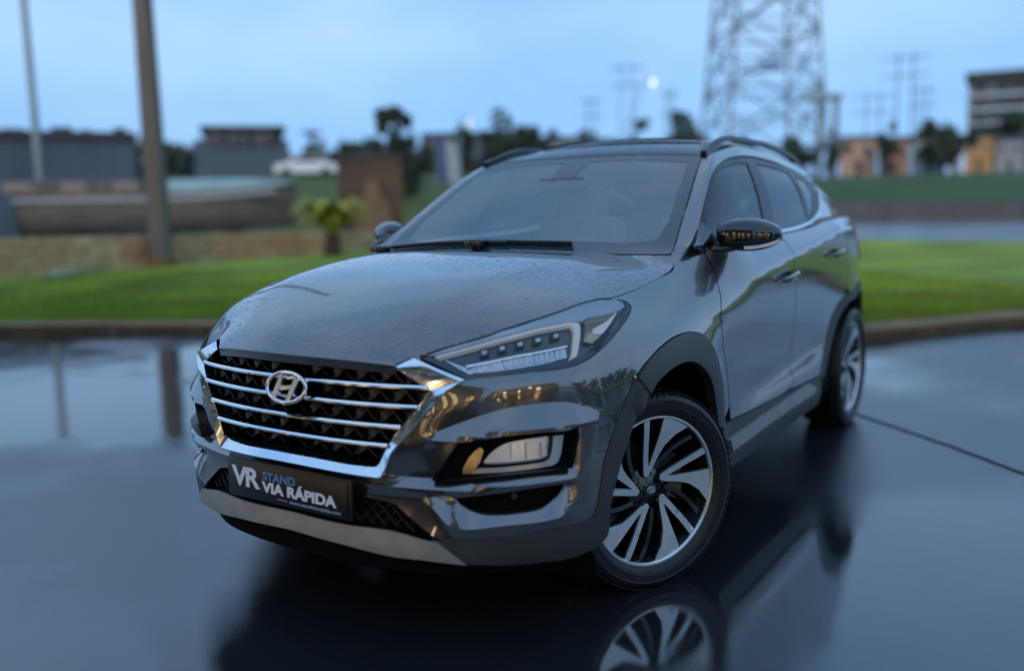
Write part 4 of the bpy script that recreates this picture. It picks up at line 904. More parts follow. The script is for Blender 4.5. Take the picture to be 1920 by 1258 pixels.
# ---------------------------------------------------------------- wheels
def star(f, n=5): return [[(r, a+72*k) for r, a in f] for k in range(n)]
def spoke_faces():
    out = []
    thin = [(.058, 120), (.10, 110), (.17, 103.6), (.246, 100.4), (.2505, 94.8), (.17, 96.6), (.105, 97.8), (.082, 98.3)]
    wide = [(.058, 96), (.075, 104), (.080, 99), (.10, 91.5), (.15, 85), (.20, 82), (.249, 80.5), (.2512, 68), (.249, 54), (.205, 63), (.16, 71), (.12, 76), (.085, 82), (.065, 88.5)]
    apex = [(.050, 112), (.062, 119), (.084, 110), (.084, 98.5), (.066, 93), (.052, 98)]
    return thin, wide, apex
def wheel(x, y, s, steer, spin, label=None):
    c = Vector((x, y*s, HUBZ)); q = Matrix.Rotation(-steer, 4, 'Z')
    def tf(V):
        o = []
        for v in V:
            v = Vector((v[0], v[1]*s, v[2])); v = q @ v + c
            o.append((v.x, v.y, max(v.z, .001)))
        return o
    def mk(name, V, F_, m, par=None, sharp=None):
        F_ = F_ if s > 0 else [tuple(reversed(f)) for f in F_]
        return mesh_obj(name, tf(V), F_, m, par if par is not None else CAR, sharp=sharp)
    LO = .100                                          # rim lip, outboard of the wheel centre
    prof = [(.225, -.098), (.262, -.112), (.300, -.122), (.328, -.117), (.340, -.100), (.345, -.06), (.3465, 0), (.345, .06), (.340, .098), (.329, .114), (.318, .119), (.3165, .1215), (.311, .1225), (.309, .1205), (.302, .121), (.292, .1195), (.2905, .1215), (.286, .1215), (.284, .1185), (.278, .117), (.2655, .108), (.259, .100), (.250, .094)]
    V, F_ = lathe([(r, yy) for r, yy in prof], 96); F_ = [tuple(reversed(f)) for f in F_]
    W_ = mk('wheel', [(r*math.cos(a), -.02, r*math.sin(a)) for r in (.06, .20) for a in np.linspace(0, 2*math.pi, 33)[:-1]], [(i, (i+1) % 32, 32+(i+1) % 32, 32+i) for i in range(32)], M['hole'])
    mk('tyre', V, F_, M['rubber'], W_, 40)
    # tread blocks
    g = Geo()
    for i in range(78):
        a0 = 2*math.pi*i/78; da = 2*math.pi/78
        for y0, y1, sk in ((-.112, -.074, .5), (-.068, -.026, -.3), (-.020, .020, .3), (.026, .068, -.3), (.074, .112, .5)):
            rr0 = .349-.004*(abs(y0)/.11)**4*2; rr1 = .349-.004*(abs(y1)/.11)**4*2
            a, b = a0+da*.08, a0+da*.86; o0, o1 = da*sk*0, da*sk
            top = [(rr0, a+o0, y0), (rr0, b+o0, y0), (rr1, b+o1, y1), (rr1, a+o1, y1)]; bot = [(.336, p[1], p[2]) for p in top]
            Vt = [(r*math.cos(t), yy, r*math.sin(t)) for r, t, yy in top+bot]
            g.add(Vt, [(3, 2, 1, 0), (0, 1, 5, 4), (1, 2, 6, 5), (2, 3, 7, 6), (3, 0, 4, 7)])
    mk('tread', g.V, g.F, M['rubber'], W_, 30)
    # rim: lip, barrel
    V, F_ = lathe([(.2570, .092), (.2605, .100), (.2600, .104), (.2530, .1045), (.2500, .101), (.248, .096)], 96); mk('rim_lip', V, [tuple(reversed(f)) for f in F_], M['face'], W_, 40)
    V, F_ = lathe([(.249, .098), (.240, .080), (.226, .05), (.214, 0), (.212, -.09)], 72); mk('rim_barrel', V, F_, M['barrel'], W_, 50)
    V, F_ = lathe([(.065, .012), (.158, .012), (.160, .006), (.160, -.016)], 48); mk('brake_disc', V, [tuple(reversed(f)) for f in F_], M['brake'], W_, 40)
    ca = np.linspace(R(150), R(205), 9); V = [(r*math.cos(-t)*-1 if False else r*math.cos(t), yy, r*math.sin(t)) for t in ca for r, yy in ((.115, -.03), (.178, -.03), (.178, .034), (.115, .034))]
    F_ = [(i*4+j, i*4+(j+1) % 4, (i+1)*4+(j+1) % 4, (i+1)*4+j) for i in range(8) for j in range(4)]+[(3, 2, 1, 0), (32, 33, 34, 35)]
    mk('brake_caliper', V, F_, M['caliper'], W_, 40)
    ysurf = lambda r: .078+.020*sstep(.05, .25, r)     # dished spoke face
    pol = lambda r, a, yy: (-r*math.cos(a), yy, r*math.sin(a))
    for k in range(5):
        for nm, poly, inset in zip(('spoke', 'spoke', 'spoke'), spoke_faces(), (0, 0, 0)):
            P2 = np.array([(r*math.cos(R(a+72*k+spin)), r*math.sin(R(a+72*k+spin))) for r, a in poly])
            P2 = catmull(P2, 3, True) if False else P2
            fl = lambda a, b, off=0.: np.stack([-a, ysurf(np.hypot(a, b))+off, b], -1)
            g = patch(fl, P2, (), .02, (), 0., 0., hb=.012); gg = Geo(); gg.add(g.V, g.F)
            # dark flanks: widened skirt falling back from the bright face
            n = len(P2); cen = P2.mean(0)
            R2 = resample(P2, .012, True); n = len(R2)
            tg = np.roll(R2, -1, 0)-np.roll(R2, 1, 0); tg /= np.linalg.norm(tg, axis=1)[:, None]
            ar = np.sum(R2[:, 0]*np.roll(R2[:, 1], -1)-np.roll(R2[:, 0], -1)*R2[:, 1]); nn = np.stack([tg[:, 1], -tg[:, 0]], 1)*(1 if ar > 0 else -1)
            def lay(dn, dy): Q = R2+nn*dn; rr = np.hypot(Q[:, 0], Q[:, 1]); lim = np.minimum(1, .2495/np.maximum(rr, 1e-6)); Q = Q*lim[:, None]; return np.stack([-Q[:, 0], ysurf(np.minimum(rr, .25))+dy, Q[:, 1]], -1)
            L_ = [lay(0, -.0004), lay(.0035, -.003), lay(.006, -.022), lay(.002, -.048)]
            V = np.vstack(L_); Fk = [(r_*n+i, (r_+1)*n+i, (r_+1)*n+(i+1) % n, r_*n+(i+1) % n) for r_ in range(3) for i in range(n)]
            if ar > 0: Fk = Fk
            else: Fk = [tuple(reversed(f)) for f in Fk]
            sp = mk('spoke', V, Fk, M['rim'], W_, 45)
            mk('machined_face', [tuple(v) for v in gg.V], gg.F if True else None, M['face'], sp, None)
    for k in range(5):                                  # set-back twisted ribs between the bright spokes
        for a_in, a_out, rr_ in ((68, 42, .240),):
            ts_ = np.linspace(0, 1, 9); rr = .075+(rr_-.075)*ts_; aa = a_in+(a_out-a_in)*ts_**.8
            P = np.array([pol(r, R(a+72*k+spin), .058+.022*sstep(.05, .25, r)) for r, a in zip(rr, aa)])
            V, F_ = sweep(P, [(-.013, -.02), (.013, -.02), (.008, .003), (-.008, .004)], up=(0, 1, 0)); rb_ = mk('rib', V, F_, M['rim'], W_, 40)
    # hub: dark centre, cap with emblem, nuts
    V, F_ = lathe([(0, .074), (.028, .074), (.031, .070), (.060, .062), (.078, .050), (.082, .03), (.082, .0)], 40); mk('hub', V, [tuple(reversed(f)) for f in F_], M['rim'], W_, 40)
    V, F_ = lathe([(0, .080), (.024, .079), (.028, .075), (.028, .06)], 32); hc = mk('hub_cap', V, [tuple(reversed(f)) for f in F_], M['black'], W_, 40)
    ov = [(-.017*math.cos(a), .0805, .011*math.sin(a)) for a in np.linspace(0, 2*math.pi, 25)[:-1]]; V, F_ = sweep(np.array(ov), circ(.0013, 6), closed=True, up=(0, 1, 0)); mk('cap_emblem', V, F_, M['chrome'], hc)
    for pts in ([(-.010, -.007), (-.006, -.008), (-.003, .008), (-.007, .008)], [(.003, -.008), (.007, -.008), (.010, .007), (.006, .008)], [(-.006, -.002), (.006, 0), (.006, .003), (-.006, .001)]):
        mk('cap_emblem', [(-a, .0812, b) for a, b in pts], [(0, 1, 2, 3)], M['chrome'], hc)
    for k in range(5):
        a = R(90+72*k+spin); V, F_ = lathe([(0, .078), (.006, .0775), (.009, .074), (.010, .066), (.010, .05)], 12)
        mk('wheel_nut', [(v[0]-.056*math.cos(a), v[1], v[2]+.056*math.sin(a)) for v in V], [tuple(reversed(f)) for f in F_], M['barrel'], W_, 40)
    return W_
wheel(0, .745, 1, R(26), 0); wheel(0, .745, -1, R(26), 20); wheel(-WB, .752, 1, 0, -14); wheel(-WB, .752, -1, 0, 30)
# wheel-well liners and mud flaps
for hx in (0, -WB):
    for s in (1, -1):
        V = []; F_ = []; n = 24
        for i, a in enumerate(np.linspace(-25, 205, n)):
            xa = hx+.455*math.cos(R(a)); V += [(xa, s*yy, HUBZ+.455*math.sin(R(a))) for yy in (.36, min(.875, float(plan_at(np.array([u_of(x=xa)]))[1][0])-.045))]
        F_ = [(2*i, 2*i+1, 2*i+3, 2*i+2) for i in range(n-1)]
        k = len(V); V += [(hx, s*.36, HUBZ)]; F_ += [(k, 2*i, 2*i+2) for i in range(n-1)]
        mesh_obj('wheel_well', V, F_, M['liner'] if 'liner' in M else M['hole'], CAR)
box('underbody', (-1.33, 0, .27), (3.6, 1.0, .08), M['hole'], CAR, .02)

# ---------------------------------------------------------------- cabin
def soft(name, c, s_, m, rot=None, par=CAR, bev=.05): return box(name, c, s_, m, par, bev, 4, rot, 60)
ry = lambda a: Matrix.Rotation(R(a), 3, 'Y')
for y in (.37, -.37):
    st = soft('front_seat', (-1.30, y, .62), (.52, .50, .18), M['seat'])
    soft('backrest', (-1.60, y, .93), (.16, .50, .62), M['seat'], ry(-14), st); soft('headrest', (-1.69, y, 1.31), (.11, .27, .19), M['seat'], ry(-8), st, .04)
rb = soft('rear_bench', (-2.25, 0, .62), (.5, 1.25, .18), M['seat']); soft('backrest', (-2.5, 0, .92), (.16, 1.25, .60), M['seat'], ry(-18), rb)
for y in (.38, -.38): soft('headrest', (-2.60, y, 1.25), (.10, .26, .14), M['seat'], None, rb, .04)
soft('dashboard', (-.62, 0, .93), (.55, 1.38, .26), M['cabin'], ry(4), CAR, .06); box('cabin_floor', (-1.7, 0, .45), (2.4, 1.4, .03), M['cabin'], CAR)
soft('instrument_hood', (-.78, .38, 1.06), (.18, .36, .10), M['cabin'], None, CAR, .03)
P = np.array([(-.92+.10*math.sin(a)*-.55, .38+.185*math.cos(a), 1.0+.185*math.sin(a)*.9) for a in np.linspace(0, 2*math.pi, 41)[:-1]]); V, F_ = sweep(P, circ(.015, 10), closed=True, up=(1, 0, .4)); sw = mesh_obj('steering_wheel', V, F_, M['cabin'], CAR)
box('boss', (-.90, .38, 1.0), (.05, .16, .12), M['cabin'], sw, .02); box('spoke', (-.91, .38, 1.0), (.02, .34, .03), M['dim_chrome'], sw, .008)
hlng = cat([(-1.05, 3.1*VS), (-1.02, 5*VS), (-1.2, 5*VS), (-1.22, 3.7*VS), (-2.6, 3.7*VS), (-2.6, 5*VS), (-2.9, 5*VS), (-2.9, 3.1*VS)]); gh_panel('headlining', hlng, M['trim'], h=.1, off=-.035, thick=0, join=True)
box('interior_mirror', (-.80, 0, 1.39), (.03, .24, .07), M['cabin'], CAR, .012)
bp_ = cat([(-1.19, .05*VS), (-1.30, .05*VS), (-1.52, 1.9*VS), (-1.42, 1.9*VS)]); gh_panel('pillar_trim', bp_, M['trim'], h=.08, off=-.03, thick=0)
# ---------------------------------------------------------------- the place
def sheet(name, P, m, z=None, kind='structure', label=None, catg=None):
    P = [(p[0], p[1], p[2] if z is None else z) for p in P]
    a = sum(P[i][0]*P[(i+1) % len(P)][1]-P[(i+1) % len(P)][0]*P[i][1] for i in range(len(P)))
    if a < 0: P = P[::-1]
    o = mesh_obj(name, P, [tuple(range(len(P)))], m, smooth=False); return tag(o, label, catg, None, kind)
def prism(pts, z0, z1):
    """upright block on a ground outline"""
    n = len(pts); a = sum(pts[i][0]*pts[(i+1) % n][1]-pts[(i+1) % n][0]*pts[i][1] for i in range(n))
    if a < 0: pts = pts[::-1]
    V = [(p[0], p[1], z0) for p in pts]+[(p[0], p[1], z1) for p in pts]
    return V, [tuple(range(n-1, -1, -1)), tuple(range(n, 2*n))]+[(i, (i+1) % n, n+(i+1) % n, n+i) for i in range(n)]
def band(line, w, z0, z1):
    """strip of width w on the far side (left of travel) of a ground line"""
    P = np.array(line)[:, :2]; t = np.gradient(P, axis=0); t /= np.linalg.norm(t, axis=1)[:, None]; n_ = np.stack([-t[:, 1], t[:, 0]], 1)
    Q = P+n_*w; k = len(P); V = [(*p, z0) for p in P]+[(*p, z1) for p in P]+[(*p, z1) for p in Q]+[(*p, z0) for p in Q]; F_ = []
    for r_ in range(3): F_ += [(r_*k+i, r_*k+i+1, (r_+1)*k+i+1, (r_+1)*k+i) for i in range(k-1)]
    F_ += [(0, k, 2*k, 3*k), (k-1, 4*k-1, 3*k-1, 2*k-1)]
    return V, F_, Q
# wet asphalt
ma = mat('wet_asphalt', (.016, .017, .019), rough=.14, spec=.5); ma.node_tree.nodes['Principled BSDF'].inputs['IOR'].default_value = 2.2; N, L, p_ = nodes(ma); g_ = add(ma, 'TexCoord')
n1 = add(ma, 'TexNoise', Scale=.35, Detail=5.); L.new(g_.outputs['Object'], n1.inputs['Vector']); q_ = add(ma, 'MapRange'); q_.inputs['From Min'].default_value = .44; q_.inputs['From Max'].default_value = .58; q_.inputs['To Min'].default_value = .065; q_.inputs['To Max'].default_value = .22
L.new(n1.outputs['Fac'], q_.inputs[0]); L.new(q_.outputs[0], p_.inputs['Roughness'])
n2 = add(ma, 'TexNoise', Scale=140., Detail=3.); L.new(g_.outputs['Object'], n2.inputs['Vector']); n3 = add(ma, 'TexNoise', Scale=1.4, Detail=3.); L.new(g_.outputs['Object'], n3.inputs['Vector'])
b1 = add(ma, 'Bump', Strength=.07, Distance=.01); qs_ = add(ma, 'MapRange'); qs_.inputs['From Min'].default_value = .44; qs_.inputs['From Max'].default_value = .58; qs_.inputs['To Min'].default_value = .01; qs_.inputs['To Max'].default_value = .22; L.new(n1.outputs['Fac'], qs_.inputs[0]); L.new(qs_.outputs[0], b1.inputs['Strength']); L.new(n2.outputs['Fac'], b1.inputs['Height']); b2 = add(ma, 'Bump', Strength=.05, Distance=.06); L.new(n3.outputs['Fac'], b2.inputs['Height']); L.new(b1.outputs[0], b2.inputs['Normal']); L.new(b2.outputs[0], p_.inputs['Normal'])
r_ = add(ma, 'ValToRGB'); r_.color_ramp.elements[0].color = (.010, .011, .013, 1); r_.color_ramp.elements[1].color = (.026, .027, .03, 1); L.new(n2.outputs['Fac'], r_.inputs[0]); L.new(r_.outputs[0], p_.inputs['Base Color'])
m_earth = vary(mat('far_ground', (.045, .06, .03), rough=.9), (.07, .075, .05), .05)
m_grass = vary(mat('lawn', (.25, .35, .030), rough=.85, spec=.2), (.17, .175, .030), .5, lo=.38, hi=.66, bump=.6, bscale=30.)
m_kerb = vary(mat('kerb_stone', (.27, .15, .06), rough=.7, spec=.2), (.17, .10, .04), 1.5, bump=.2)
m_leafd = vary(mat('dark_leaf', (.018, .034, .020), rough=.7), (.030, .045, .026), 3.); m_leafg = vary(mat('yellow_leaf', (.34, .33, .02), rough=.6), (.24, .25, .02), 3.)
m_bark = vary(mat('bark', (.05, .035, .025), rough=.9), (.03, .022, .017), 8.)
m_stone = vary(mat('sandstone', (.52, .33, .16), rough=.8), (.40, .25, .12), 4., bump=.5); m_stone2 = vary(mat('sandstone_pale', (.60, .44, .26), rough=.8), (.48, .34, .19), 4., bump=.5); m_mortar = mat('mortar', (.2, .15, .1), rough=.9)
sheet('ground', [(-1500, -1500, 0), (1500, -1500, 0), (1500, 1500, 0), (-1500, 1500, 0)], m_earth, -.012)
# kerb line behind the car, from left to right in the view
kl = [ground(-500, 640), ground(-200, 632), ground(0, 628), ground(200, 627), ground(380, 628)]; kr = [ground(1620, 641), ground(1700, 634), ground(1800, 624), ground(1920, 612), ground(2080, 596), ground(2250, 583)]
KL = catmull(np.array(kl+kr)[:, :2], 8); KL = KL[:, :2]
if True:                                           # travel left to right with the lawn on the left of travel
    V, F_, Q = band(KL, .42, -.01, .11)
    V0, F0, _ = band(KL, .40, -.01, .085); kerb = tag(mesh_obj('kerb', V0, F0, m_mortar, sharp=30), kind='structure')
    KR = resample(KL, .08); st_ = 0
    while st_ < len(KR)-13:
        seg = KR[st_:st_+13]; V, F_, _q = band(seg, .42+random.uniform(-.008, .008), -.008, .11+random.uniform(-.004, .004)); V = [(a, b, c) for a, b, c in V]; mesh_obj('kerb_stone', V, F_, m_kerb, kerb, sharp=30); st_ += 12
        KR[st_:st_+1] = KR[st_:st_+1]*.75+KR[st_+1:st_+2]*.25 if st_+1 < len(KR) else KR[st_:st_+1]
    V, F_, Q = band(KL, .42, -.01, .11)
far_r = ground(1610, 455); far_r2 = ground(1920, 460)
wl0, wl1 = ground(-60, 533), ground(640, 479)
wd = (wl1-wl0)/np.linalg.norm(wl1-wl0)
Lfar = [wl0-wd*9, wl0, wl1, wl1+wd*4, far_r+np.array([-1., -3., 0]), far_r, far_r2, far_r2+(far_r2-far_r)*1.0, far_r2+(far_r2-far_r)*3]
lawnP = [tuple(q) for q in Q]+[(p[0], p[1]) for p in Lfar[::-1]]
# lawn as a gently uneven sheet
def lawn_geo(poly, h, z0, amp):
    f = lambda a, b, off=0.: np.stack([a, b, z0+amp*(np.sin(a*.55+1.3)*np.sin(b*.43))*sstep(0, 2.5, 1e9+0*a)], -1)
    return patch(f, poly, (), h, (), 0., 0., hb=h)
g = lawn_geo(np.array(lawnP), 1.2, .095, .012); tag(g.obj('lawn', m_grass, None, custom=False), kind='structure')
apron = [tuple(p) for p in KL]+[(-14, 30), (40, 30), (40, -40), (-3, -30)]
sheet('asphalt', [(a, b, 0) for a, b in apron], ma, 0.)
j0, j1, j2 = ground(1590, 772), ground(1740, 822), ground(1935, 893); jd = np.array([.0, .012, 0]); P = catmull(np.array([j0-(j1-j0)*.1, j1, j2, j2+(j2-j1)*3]), 10); P[:, 2] = .004; P[:, :2] += (RNG.random((len(P), 2))-.5)*.012
V, F_ = sweep(P, [(-.014, -.003), (.014, -.003), (.009, .001), (-.009, .001)]); tag(mesh_obj('pavement_joint', V, F_, mat('joint_tar', (.004, .004, .004), rough=.6)), kind='structure')
# tufts of grass on the near part of the lawn: one countless cover
mg_ = Geo(); PL = np.array(lawnP)
cnt = 0; lo_, hi_ = PL.min(0), PL.max(0)
QQ = np.array(Q); 
rp_ = RNG.random((60000, 2)); ii = (rp_[:, 0]*(len(QQ)-1)).astype(int); ff_ = rp_[:, 0]*(len(QQ)-1)-ii
bq = QQ[ii]*(1-ff_)[:, None]+QQ[np.minimum(ii+1, len(QQ)-1)]*ff_[:, None]; tt_ = np.gradient(QQ, axis=0); nn_ = np.stack([-tt_[:, 1], tt_[:, 0]], 1); nn_ /= np.linalg.norm(nn_, axis=1)[:, None]
pts = bq+nn_[ii]*(RNG.random(60000)**1.6*9+.02)[:, None]; pts = pts[inside(PL, pts)]
an = RNG.random(len(pts))*6.283; hh_ = .03+.05*RNG.random(len(pts)); ww = .006+.006*RNG.random(len(pts)); ln = (RNG.random((len(pts), 2))-.5)*.05
Vg = np.empty((len(pts), 3, 3)); Vg[:, 0, :2] = pts+np.stack([np.cos(an), np.sin(an)], 1)*ww[:, None]; Vg[:, 1, :2] = pts-np.stack([np.cos(an), np.sin(an)], 1)*ww[:, None]; Vg[:, 2, :2] = pts+ln
Vg[:, :2, 2] = .09; Vg[:, 2, 2] = .095+hh_
o = mesh_obj('grass', Vg.reshape(-1, 3), np.arange(len(pts)*3).reshape(-1, 3), m_grass, smooth=False); tag(o, 'short green grass blades covering the lawn behind the kerb', 'grass', None, 'stuff')

# ---- stone wall on the left
def stone_wall():
    w = empty('stone_wall', wl0, 'low tan sandstone wall running along the back of the lawn', 'wall')
    a, b = wl0-wd*9, wl1+wd*1.5; Lw = np.linalg.norm(b-a); nrm = np.array([-wd[1], wd[0], 0]); 
    if nrm@(wl0-CAM) < 0: nrm = -nrm
    H0, H1 = 1.05, .60
    V, F_ = prism([tuple((a+nrm*.06)[:2]), tuple((b+nrm*.06)[:2]), tuple((b+nrm*.45)[:2]), tuple((a+nrm*.45)[:2])], 0, .60); mesh_obj('core', V, F_, m_mortar, w, sharp=30)
    nst = 0; x = 0.
    rows = 4
    for r_ in range(rows):
        x = -random.random()*.3
        while x < Lw-.1:
            ln_ = random.uniform(.35, .85); t = (x+ln_/2)/Lw; hgt = (H0+(H1-H0)*t)/rows
            c = a+wd*(x+ln_/2)+nrm*random.uniform(.06, .10); z0 = hgt*r_
            V, F_ = box_geo((0, 0, 0), (ln_-.02, .22, hgt-.02), .025, 1)
            rot = Matrix.Rotation(math.atan2(wd[1], wd[0])+random.uniform(-.02, .02), 3, 'Z')
            if nst < 295: mesh_obj('stone', [rot @ Vector(v)+Vector((c[0], c[1], z0+hgt/2+.05)) for v in V], F_, random.choice((m_stone, m_stone, m_stone2)), w, sharp=30)
            nst += 1; x += ln_
stone_wall()

# ---- poles
def pole(px, pyb, pyt, r0, r1, m, name, label, catg, dist=None, base=None):
    b = ground(px, pyb) if base is None else base
    e = empty(name, (b[0], b[1], 0.09), label, catg)
    d = math.hypot(*(b-CAM)[:2]); zt = 13.
    V = []; n = 14; hs_ = [0, .3, 3, 7, zt]
    for h_ in hs_:
        r = r0+(r1-r0)*h_/zt; V += [(b[0]+r*math.cos(2*math.pi*i/n), b[1]+r*math.sin(2*math.pi*i/n), .08+h_) for i in range(n)]
    F_ = [(k*n+i, k*n+(i+1) % n, (k+1)*n+(i+1) % n, (k+1)*n+i) for k in range(len(hs_)-1) for i in range(n)]+[tuple((len(hs_)-1)*n+i for i in range(n))]
    mesh_obj('shaft', V, F_, m, e); V, F_ = prism([(b[0]+.5*r0*2.6*math.cos(a), b[1]+.5*r0*2.6*math.sin(a)) for a in np.linspace(0, 6.283, 17)[:-1]], .05, .28); mesh_obj('footing', V, F_, m_kerb, e, sharp=40)
    return e, b
m_pole = vary(mat('weathered_pole', (.13, .115, .10), rough=.85), (.09, .075, .065), 1.2, stretch=(6, 6, .5), bump=.4)
m_steel = vary(mat('galvanised', (.20, .25, .27), rough=.5, metal=.4), (.16, .2, .22), 2.)
e, b = pole(305, 507, 0, .27, .17, m_pole, 'utility_pole', 'thick brown grey utility pole standing on the lawn by the stone wall', 'pole')
b2_ = at_dist(84, 430, 33.); e2, _ = pole(84, 0, 0, .13, .085, m_steel, 'lamp_post', 'slim grey green steel post rising behind the boat', 'pole', base=b2_)
V, F_ = sweep(np.array([(b2_[0], b2_[1], 13.0), (b2_[0]+.4, b2_[1]+.5, 13.3), (b2_[0]+1.1, b2_[1]+1.4, 13.4)]), circ(.05, 8)); mesh_obj('lamp_arm', V, F_, m_steel, e2)
# pale green hose / strip lying on the grass
p0, p1 = ground(90, 533), ground(280, 498)
P = catmull(np.array([p0, p0*.6+p1*.4+np.array([.1, 0, 0]), p1]), 10); P[:, 2] = .14; V, F_ = sweep(P, circ(.085, 8, .5)); tag(mesh_obj('pipe', V, F_, vary(mat('pale_green_pipe', (.16, .30, .22), rough=.5), (.12, .24, .18), 3.)), 'pale green pipe lying across the grass beside the utility pole', 'pipe')

# ---- helpers for the background
def ub(px, py, dist): return at_dist(px, py, dist)
def wz(px, py, dist): return float(at_dist(px, py, dist)[2])
def facing(px, dist):
    c = at_dist(px, 400, dist); d = (c-CAM)[:2]; d /= np.linalg.norm(d); return c[:2], d, np.array([d[1], -d[0]])     # centre, away, right
def fbox(name, px0, px1, z0, z1, dist, depth, m, par, dz=0, bev=0.):
    """block whose near face fills px0..px1 at that distance, turned to the viewer"""
    c0, c1 = at_dist(px0, 400, dist)[:2], at_dist(px1, 400, dist)[:2]; d = ((c0+c1)/2-CAM[:2]); d /= np.linalg.norm(d)
    V, F_ = prism([tuple(c0), tuple(c1), tuple(c1+d*depth), tuple(c0+d*depth)], z0, z1)
    return mesh_obj(name, V, F_, m, par, sharp=30)
def gable(name, px0, px1, z0, z1, dist, depth, m, par, over=.3):
    c0, c1 = at_dist(px0, 400, dist)[:2], at_dist(px1, 400, dist)[:2]; d = ((c0+c1)/2-CAM[:2]); d /= np.linalg.norm(d); r = (c1-c0)/np.linalg.norm(c1-c0)
    a, b_, c_, e_ = c0-r*over-d*over, c1+r*over-d*over, c1+r*over+d*(depth+over), c0-r*over+d*(depth+over); m0, m1 = (a+e_)/2, (b_+c_)/2
    V = [(*a, z0), (*b_, z0), (*c_, z0), (*e_, z0), (*m0, z1), (*m1, z1)]
    return mesh_obj(name, V, [(0, 1, 5, 4), (2, 3, 4, 5), (1, 2, 5), (3, 0, 4), (3, 2, 1, 0)], m, par, smooth=False)
def leaves(c, rad, n, size, lumps=16):
    """crown: leaf clumps scattered through several uneven lobes"""
    c = np.array(c); rad = np.array(rad); L_ = [(RNG.normal(size=3)*.46*rad+c, rad*RNG.uniform(.22, .5)) for _ in range(lumps)]
    V = np.empty((n, 4, 3))
    k = RNG.integers(0, lumps, n); dirs = RNG.normal(size=(n, 3)); dirs /= np.linalg.norm(dirs, axis=1)[:, None]
    P = np.array([l[0] for l in L_])[k]+dirs*np.array([l[1] for l in L_])[k]*(RNG.random(n)**.45)[:, None]
    t = RNG.normal(size=(n, 3)); t /= np.linalg.norm(t, axis=1)[:, None]; u = np.cross(t, RNG.normal(size=(n, 3))); u /= np.linalg.norm(u, axis=1)[:, None]; s_ = (size*RNG.uniform(.6, 1.4, n))[:, None]
    V[:, 0] = P-t*s_; V[:, 1] = P+u*s_*.45; V[:, 2] = P+t*s_; V[:, 3] = P-u*s_*.45
    return V.reshape(-1, 3), np.arange(n*4).reshape(-1, 4)
def tree(px, dist, zb, zt, wpx, name, label, m=m_leafd, n=1400, size=None, group=None, trunk=.35, shape=1.):
    c = at_dist(px, 400, dist); w = wpx/FPX*dist/2; h = zt-zb; base = (c[0], c[1], zb)
    e = empty(name, base, label, 'tree', group); zc = zb+h*(trunk+(1-trunk)/2); rz = h*(1-trunk)/2
    P = np.array([(c[0], c[1], zb-.1), (c[0]+.04*w, c[1], zb+h*.3), (c[0]-.03*w, c[1]+.03*w, zb+h*.75)]); r = max(.09, .035*h)
    V, F_ = sweep(P, np.array([circ(r, 8), circ(r*.7, 8), circ(r*.25, 8)]), up=(1, 0, 0)); g = Geo(); g.add(V, F_)
    for k in range(5):
        a = k*1.3+.4; q = P[1]+(P[2]-P[1])*(k/6.); V, F_ = sweep(np.array([q, q+np.array([math.cos(a)*w*.5, math.sin(a)*w*.5, h*.16])]), np.array([circ(r*.4, 6), circ(r*.12, 6)]), up=(.3, .2, 1)); g.add(V, F_)
    g.obj('trunk', m_bark, e); V, F_ = leaves((c[0], c[1], zc), (w*.92, w*.92, rz*.95), n, size or max(.12, w*.13)); mesh_obj('crown', V, F_, m, e, smooth=False)
    return e
m_shed = vary(mat('blue_grey_sheet', (.045, .075, .105), rough=.6), (.03, .055, .085), .6, stretch=(1, 1, .2)); m_dark = mat('dark_roof', (.03, .032, .036), rough=.7); m_white = mat('white_render', (.34, .36, .37), rough=.8)
m_red = mat('red_brown_goods', (.16, .07, .05), rough=.8); m_glassd = mat('dark_pane', (.01, .012, .015), rough=.08)
# big blue-grey shed at the far left
sh_ = empty('storage_shed', at_dist(100, 410, 42.)*[1, 1, 0], 'long dark blue grey storage shed behind the boat', 'shed')
fbox('wall', -260, 265, 0, wz(100, 262, 42.), 42., 9., m_shed, sh_); fbox('roof_edge', -265, 268, wz(100, 262, 42.), wz(100, 247, 42.), 41.8, 9.4, m_dark, sh_)
for k in range(9): fbox('cladding_panel', -250+k*57, -250+k*57+52, .3, wz(100, 268, 42.), 41.93, .1, m_shed, sh_)
for k, (a, b_) in enumerate(((20, 60), (110, 150), (165, 185), (225, 250))): fbox('roof_unit', a, b_, wz(100, 247, 42.), wz(100, 238-(k % 2)*4, 42.), 43., 2., m_red if k % 2 == 0 else m_dark, sh_)
